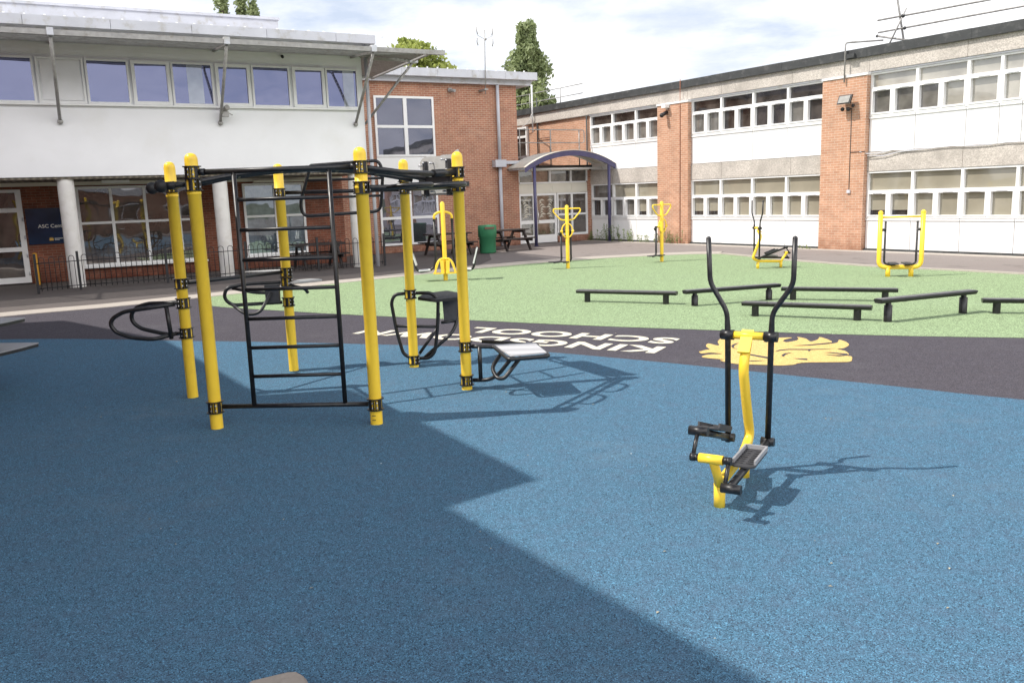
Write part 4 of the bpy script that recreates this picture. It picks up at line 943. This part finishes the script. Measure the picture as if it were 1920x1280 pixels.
# ------------------------------------------------------------------ air walker
AW = thing('air_walker', 'yellow U-framed air walker with two hanging black foot bars', 'exercise machine', (8.40, 17.87, 0), math.atan2(-.25, .95))
aw = Fr((8.40, 17.87, 0), Vector((.967, -.254, 0)), Vector((.254, .967, 0)))
for s in (-1, 1): MB().tube([aw(s*.23, 0, -.01), aw(s*.23, 0, .2)], .05, 16).build('ground_stub', m_yel, AW)
MB().tube(arc([aw(-.42, 0, 1.36), aw(-.42, 0, .2), aw(.42, 0, .2), aw(.42, 0, 1.36)], .15, 7), .048, 16).ball(aw(-.42, 0, 1.36), .052).ball(aw(.42, 0, 1.36), .052).build('frame', m_yel, AW)
MB().tube([aw(-.42, 0, 1.27), aw(.42, 0, 1.27)], .02, 10).build('grab_bar', m_yel, AW)
for s in (-1, 1):
    h = MB().tube(arc([aw(s*.315, 0, 1.18), aw(s*.315, 0, .30), aw(s*.25, -.02, .255), aw(s*.10, -.04, .26)], .08), .022, 12).cyl(aw(s*.42, 0, 1.0), aw(s*.315, 0, 1.0), .03).build('foot_bar', m_blk, AW)
    MB().prism([aw(s*.05, -.2, .27), aw(s*.22, -.2, .27), aw(s*.22, .16, .275), aw(s*.05, .16, .275)], (0, 0, .02)).build('foot_plate', m_grip, h)
for a0, a1, mt in ((-.16, -.03, m_logo), (.1, .23, m_logo)):
    MB().box(aw, (a0, a1), (-.051, -.046), (.185, .222)).build('sticker', mt, AW)

# ------------------------------------------------------------------ twister / pendulum posts
def pendulum(label, loc, rz):
    t = thing('pendulum_stepper', label, 'exercise machine', (0, 0, 0), 0, 'yellow pendulum stepper posts')
    V = lambda a, d, z: Vector((a, d, z))
    MB().lathe((0, 0, 0), [(.05, -.01), (.05, 1.66), (.035, 1.69), (.001, 1.70)], 16).build('post', m_yel, t)
    MB().tube(arc([V(-.18, 0, 1.60), V(-.36, 0, 1.60), V(-.36, 0, 1.52), V(-.17, 0, 1.30), V(.17, 0, 1.30), V(.36, 0, 1.52), V(.36, 0, 1.60), V(.18, 0, 1.60)], .08, 5, True), .02, 10, True).build('handle_bar', m_yel, t)
    MB().tube([V(.145*math.cos(2*PI*i/18), -.03, 1.02+.19*math.sin(2*PI*i/18)) for i in range(18)], .018, 8, True).ball(V(-.15, -.03, 1.0), .04).ball(V(.15, -.03, 1.0), .04).build('side_ring', m_yel, t)
    for s in (-1, 1):
        x = -.17 if s < 0 else .09
        h = MB().tube(arc([V(x, .06, 1.0), V(x, .06, .24), V(x-.04, .04, .18), V(x-.22, -.02, .17)], .06), .027, 10).cyl(V(x-.03, .06, .98), V(0, .06, .98), .025).ball(V(x-.03, .06, .93), .045).build('foot_bar', m_blk, t)
        MB().prism([V(x-.36, -.10, .17), V(x-.06, -.10, .17), V(x-.06, .06, .17), V(x-.36, .06, .17)], (0, 0, .025)).build('foot_plate', m_grip, h)
    t.location = loc; t.rotation_euler = (0, 0, rz); return t
pd = pendulum('yellow pendulum stepper post in front of the entrance doors', (1.59, 22.58, 0), -.05)
dup(pd, (4.36, 23.78, 0), .62, 'yellow pendulum stepper post before the sunlit left brick pier')

# ------------------------------------------------------------------ double leg press
LP = thing('leg_press', 'yellow double leg press with two hanging black seats beside the green bin', 'exercise machine', (-1.58, 20.48, 0))
lp = Fr((-1.58, 20.48, 0), (1, .05, 0), (-.05, 1, 0))
MB().lathe((-1.58, 20.48, 0), [(.055, -.01), (.055, 1.86), (.035, 1.90), (.001, 1.91)], 16).build('post', m_yel, LP)
MB().tube(arc([lp(-.215, 0, 1.46), lp(-.215, 0, 1.60), lp(-.1, 0, 1.66), lp(.1, 0, 1.66), lp(.215, 0, 1.60), lp(.215, 0, 1.46)], .1, 6), .03, 12).build('top_arm', m_yel, LP)
for s in (-1, 1):
    h = MB().tube(arc([lp(s*.215, 0, 1.5), lp(s*.22, 0, .5), lp(s*.30, -.02, .27), lp(s*.62, -.08, .23), lp(s*.70, -.08, .30), lp(s*.80, -.08, .80)], .12, 6), .03, 10).cyl(lp(s*.215, -.04, 1.47), lp(s*.215, .04, 1.47), .035).build('swing_arm', m_blk, LP)
    MB().prism([lp(s*.68, -.26, .40), lp(s*.68, .10, .40), lp(s*.785, .10, .78), lp(s*.785, -.26, .78)], Vector((s*.03, 0, 0))).build('backrest', m_white_pl, h)
    MB().prism([lp(s*.36, -.25, .265), lp(s*.36, .1, .265), lp(s*.64, .1, .25), lp(s*.64, -.25, .25)], (0, 0, .025)).build('seat', m_white_pl, h)
b = MB()
for s in (-1, 1):
    b.tube(arc([lp(0, -.05, .53), lp(s*.11, -.07, .53), lp(s*.2, -.09, .42), lp(s*.24, -.1, .22)], .08), .026, 10)
    b.prism([lp(s*.03, -.12, .50), lp(s*.12, -.12, .50), lp(s*.10, -.16, .19), lp(s*.02, -.16, .19)], (0, .03, 0))
    b.prism([lp(s*.13, -.12, .48), lp(s*.16, -.12, .46), lp(s*.28, -.16, .21), lp(s*.24, -.16, .19)], (0, .03, 0))
    b.prism([lp(s*.02, -.2, .17), lp(s*.29, -.2, .17), lp(s*.29, .05, .17), lp(s*.02, .05, .17)], (0, 0, .025))
b.build('foot_rest', m_yel, LP)

# ------------------------------------------------------------------ balance beams
def beam(label, z):
    t = thing('balance_beam', label, 'balance beam', (0, 0, 0), 0, 'low black balance beams on the green surface')
    V = lambda a, d, zz: Vector((a, d, zz))
    b = MB()
    prof = [(-.055, -.06), (.055, -.06), (.085, -.015), (.07, 0), (-.07, 0), (-.085, -.015)]
    b.prism([V(-.95, y, z+q_) for y, q_ in prof], (1.9, 0, 0))
    b = b.build('beam', m_blk, t)
    g_ = MB()
    for k in range(5):
        x0 = -.93+.375*k
        g_.prism([V(x0, -.066, z+.0005), V(x0+.36, -.066, z+.0005), V(x0+.36, .066, z+.0005), V(x0, .066, z+.0005)], (0, 0, .006))
    g_.build('grip_strip', m_tread, b)
    for s in (-1, 1): MB().lathe((s*.75, 0, 0), [(.058, -.01), (.058, z-.10), (.04, z-.095), (.04, z-.055)] if z > .25 else [(.055, -.01), (.055, z-.055)], 16).build('leg', m_blk, t)
    return t
b0 = beam('leftmost low black balance beam, just right of the hexagonal frame', .22)
specs = [((1.38, 15.45), (2.83, 14.72)), ((5.05, 14.72), (6.4, 14.12)), ((3.84, 12.98), (5.16, 12.22)), ((7.33, 12.42), (8.75, 11.9))]
labs = ['leftmost low black balance beam, lying left of the tall grips of the foreground trainer', 'low black balance beam at the back, right of the right grip of the foreground trainer', 'nearest low black balance beam, passing behind the right grip of the foreground trainer', 'black balance beam cut off by the right edge of the picture']
for i, ((x0, y0), (x1, y1)) in enumerate(specs):
    loc = ((x0+x1)/2, (y0+y1)/2, 0); rz = math.atan2(y1-y0, x1-x0)
    if i == 0: b0.location = loc; b0.rotation_euler = (0, 0, rz); b0['label'] = labs[0]
    else: dup(b0, loc, rz, labs[i])
for lab, z, (x0, y0), (x1, y1) in (('black balance beam sloping away between the two grips of the foreground trainer', .275, (3.2, 14.4), (4.66, 14.85)), ('tallest black balance beam on thick legs, right of the lion emblem', .34, (5.53, 12.02), (6.88, 12.55))):
    t = beam(lab, z); t.location = ((x0+x1)/2, (y0+y1)/2, 0); t.rotation_euler = (0, 0, math.atan2(y1-y0, x1-x0))

# ------------------------------------------------------------------ picnic tables, bin, fence, bollard, stone
def picnic(label):
    t = thing('picnic_table', label, 'picnic table', (0, 0, 0), 0, 'dark picnic tables along the brick walls')
    V = lambda a, d, z: Vector((a, d, z))
    b = MB()
    for k in range(5): b.box(FW, (-.8, .8), (-.36+.146*k, -.36+.146*k+.136), (.72, .76))
    b.build('table_top', m_wood, t)
    for s in (-1, 1):
        b = MB()
        for k in range(2): b.box(FW, (-.8, .8), (s*.62-.13+.14*k, s*.62-.13+.14*k+.13), (.42, .46))
        b.build('bench_seat', m_wood, t)
    for sx_ in (-.55, .55):
        b = MB()
        for s in (-1, 1): b.prism([V(sx_-.03, s*.22, .72), V(sx_-.03, s*.32, .72), V(sx_-.03, s*.74, 0), V(sx_-.03, s*.64, 0)], (.06, 0, 0))
        b.box(FW, (sx_+.031, sx_+.075), (-.74, .74), (.33, .42)).box(FW, (sx_+.031, sx_+.075), (-.34, .34), (.63, .72)); b.build('leg_frame', m_wood, t)
    return t
pt = picnic('dark picnic table left of the green bin below the stair window')
rzL = PI/2-TH
pt.location = (-2.15, 29.6, 0); pt.rotation_euler = (0, 0, rzL+.1)
dup(pt, (-.05, 31.1, 0), rzL+.2, 'dark picnic table just behind the green bin against the brick wall')
dup(pt, (-5.9, 25.75, 0), rzL, 'dark picnic table behind the bow-top railings between two white columns')
BN = thing('litter_bin', 'green plastic litter bin with a flat lid against the red brick wall', 'litter bin', (-.75, 29.9, 0), .5)
MB().lathe((-.75, 29.9, 0), [(.001, 0.01), (.285, 0.01), (.295, .03), (.295, .55), (.33, .57), (.335, .94), (.32, .985), (.001, 1.0)], 16).build('body', m_bin, BN)
MB().box(Fr((-.75, 29.9, 0), (.96, .28, 0), (-.28, .96, 0)), (-.17, .17), (-.36, -.29), (.86, .93)).build('opening', paint('bin_slot', (.16, .09, .06), .6), BN)
FE = thing('bow_top_fence', 'low black bow-top railings running in front of the white columns', 'fence', FL(4, -24.3, 0))
pth = [(-.74, -23.62), (.2, -23.95), (2.3, -24.12), (4.42, -24.28), (6.5, -24.44), (8.62, -24.6)]
for u, ww in pth: MB().box(FL, (u-.03, u+.03), (ww-.03, ww+.03), (0, .98)).build('post', m_fence, FE)
for (u0, w0), (u1, w1) in zip(pth[:-1], pth[1:]):
    b = MB(); L_ = math.hypot(u1-u0, w1-w0); n_ = round((L_-.08)/.245)
    q = lambda d_, z: FL(u0+(u1-u0)*d_/L_, w0+(w1-w0)*d_/L_, z)
    b.tube([q(.03, .12), q(L_-.03, .12)], .012, 6).tube([q(.03, .74), q(L_-.03, .74)], .012, 6)
    pi_ = (L_-.06)/n_
    for k in range(n_):
        c_ = .03+pi_*(k+.5); h_ = pi_*.27
        b.tube([q(c_-h_, .05)]+[q(c_-h_*math.cos(PI*i/8), .82+h_*math.sin(PI*i/8)) for i in range(9)]+[q(c_+h_, .05)], .0085, 6)
    b.build('railing_panel', m_fence, FE)
MB().lathe(FL(-.82, -26.6, 0), [(.06, -.01), (.06, .80), (.001, .82)], 14)
BO = MB().lathe((0, 0, 0), [(.06, -.01), (.06, .84), (.045, .87), (.001, .88)], 14).build('bollard', m_amber); BO.location = FL(-.82, -26.7, 0)
tag(BO, 'thin amber bollard by the glass door at far left', 'bollard')
b = MB(); b.prism([(-1.22, 2.96, -.01), (-.84, 2.94, -.01), (-.845, 3.03, -.01), (-.895, 3.13, -.01), (-.935, 3.165, -.01), (-.975, 3.165, -.01), (-1.11, 3.11, -.01)], (0, 0, .105))
bm = bmesh.new(); o = b.build('concrete_block', m_stone); bm.from_mesh(o.data); bmesh.ops.bevel(bm, geom=bm.edges[:], offset=.012, segments=2, affect='EDGES'); bm.to_mesh(o.data); bm.free()
tag(o, 'pale lump of concrete at the bottom edge of the picture', 'concrete block')

# ------------------------------------------------------------------ trees
def leaves(b, c, n, rad, size, rnd):
    for _ in range(n):
        v = Vector((rnd.gauss(0, 1), rnd.gauss(0, 1), rnd.gauss(0, 1)))
        v = v.normalized()*(rnd.random()**.45)
        p = Vector(c)+Vector((v.x*rad[0], v.y*rad[1], v.z*rad[2]))
        a = Vector((rnd.uniform(-1, 1), rnd.uniform(-1, 1), rnd.uniform(-.6, 1))).normalized()
        x, y = perp(a); r_ = size*rnd.uniform(.6, 1.3); t_ = rnd.uniform(0, PI)
        x, y = x*math.cos(t_)+y*math.sin(t_), y*math.cos(t_)-x*math.sin(t_)
        b.add([p-x*r_, p-y*r_*.55, p+x*r_, p+y*r_*.55], [(0, 1, 2, 3)])
def tree(name, label, base, h, z0, prof, rx, nclump, nleaf, size, mat, seed, up_=1.0, group=None):
    rnd = random.Random(seed); t = thing(name, label, 'tree', base, 0, group); bs = Vector(base)
    tb = MB(); pts = [bs+Vector((rnd.uniform(-.1, .1), rnd.uniform(-.1, .1), h*.93*i/6)) for i in range(7)]
    tb.tube(pts, [.35*(1-i/7.2)*h/12 for i in range(7)], 8)
    cb_ = MB()
    for k in range(nclump):
        f_ = ((k+.5)/nclump)**.9; z = z0+(h-z0)*f_; r_ = rx*prof(f_)
        a = rnd.uniform(0, 2*PI); d_ = r_*(rnd.random()**.5)*.85
        c_ = bs+Vector((math.cos(a)*d_, math.sin(a)*d_, z))
        cr = max(.35, r_*.36)*rnd.uniform(.7, 1.2)
        leaves(cb_, c_, nleaf, (cr, cr, cr*1.25*up_), size, rnd)
        q0 = bs+Vector((0, 0, max(z0*.5, z-.8*up_-cr)))
        tb.tube([q0, (q0+c_)/2+Vector((0, 0, .1)), c_], [.06, .04, .015], 5)
    tb.build('trunk', m_bark, t, uv=False); cb_.build('crown', mat, t, uv=False, recalc=False); return t
pop = lambda f_: (.62+.55*math.sin(PI*min(1, f_*1.15)))*(1 if f_ < .72 else max(.25, 1-(f_-.72)*1.9))
tree('poplar_tree', 'tall columnar poplar rising behind the brick block', (1.72, 60, 0), 13.3, 2.5, pop, 1.72, 120, 130, .17, m_lf1, 3, 1.5)
tree('broadleaf_tree', 'yellow-green rounded tree showing above the sunshade and brick roof', (-5.2, 48, 0), 10.4, 5.2, lambda f_: math.sqrt(max(.06, 1-(1.75*f_-.75)**2)), 2.75, 120, 100, .17, m_lf2, 8, .8)
for i, (x, hh, sd_, lab) in enumerate(((-19.0, 16.2, 21, 'left of three poplar tops above the white roof'), (-17.75, 16.6, 22, 'middle and densest of three poplar tops above the white roof'), (-16.9, 15.4, 23, 'right and lowest of three poplar tops above the white roof'))):
    tree('poplar_tree', lab, (x, 60, 0), hh, 9.0, pop, .62, 26, 90, .16, m_lf1, sd_, 1.6, 'poplar tops above the white roof')

# ------------------------------------------------------------------ weeds at the wall foot
rnd = random.Random(4)
for (a, nn, hh, lab) in ((-27.4, 22, .55, 'weeds at the panel foot left of the navy canopy post'), (-26.2, 34, .8, 'tallest weeds by the wall, right of the navy canopy post'), (-25.1, 26, .55, 'weed clump under the middle of the first window bay'), (-23.9, 22, .4, 'low weeds at the left foot of the left brick pier'), (-22.9, 36, .6, 'leafy weeds at the foot of the left brick pier'), (-17.0, 14, .15, 'small weeds by the left foot of the middle pier')):
    t = thing('weed_clump', lab, 'weed', FR(a, 22.9, 0), 0, 'weeds along the foot of the sunlit wall')
    sb = MB(); lb = MB()
    for k in range(int(nn*.6)):
        x = a+rnd.gauss(0, .28); d_ = 22.82+rnd.uniform(-.12, .08); h_ = hh*rnd.uniform(.25, 1)
        q0 = FR(x, d_, 0); q1 = FR(x+rnd.uniform(-.1, .1), d_-rnd.uniform(0, .08), h_)
        sb.tube([q0, q1], .006, 4)
        for j in range(int(4+h_*14)):
            leaves(lb, q0+(q1-q0)*rnd.uniform(.15, 1), 1, (.06, .06, .04), .035, rnd)
    sb.build('stem', m_weed, t, uv=False); lb.build('leaf', m_weed, t, uv=False, recalc=False)

# dry scraps scattered on the rubber
b = MB(); rnd = random.Random(9)
for k in range(90):
    x, y = rnd.uniform(-5, 6), rnd.uniform(2.8, 12)
    if abs(x) > .62*y: continue
    r_ = rnd.uniform(.006, .016); a = rnd.uniform(0, PI)
    d1_, d2_ = Vector((math.cos(a)*r_, math.sin(a)*r_, 0)), Vector((-math.sin(a)*r_*.5, math.cos(a)*r_*.5, 0)); o_ = Vector((x, y, .004))
    b.add([o_-d1_, o_-d2_+Vector((0, 0, .004)), o_+d1_, o_+d2_+Vector((0, 0, .003))], [(0, 1, 2, 3)])
o = b.build('leaf_litter', paint('dry_leaf', (.42, .38, .28), .8, .5, 3), recalc=False); o['kind'] = 'stuff'
tag(o, 'tiny pale scraps of dry leaf scattered over the blue rubber', 'leaf litter')
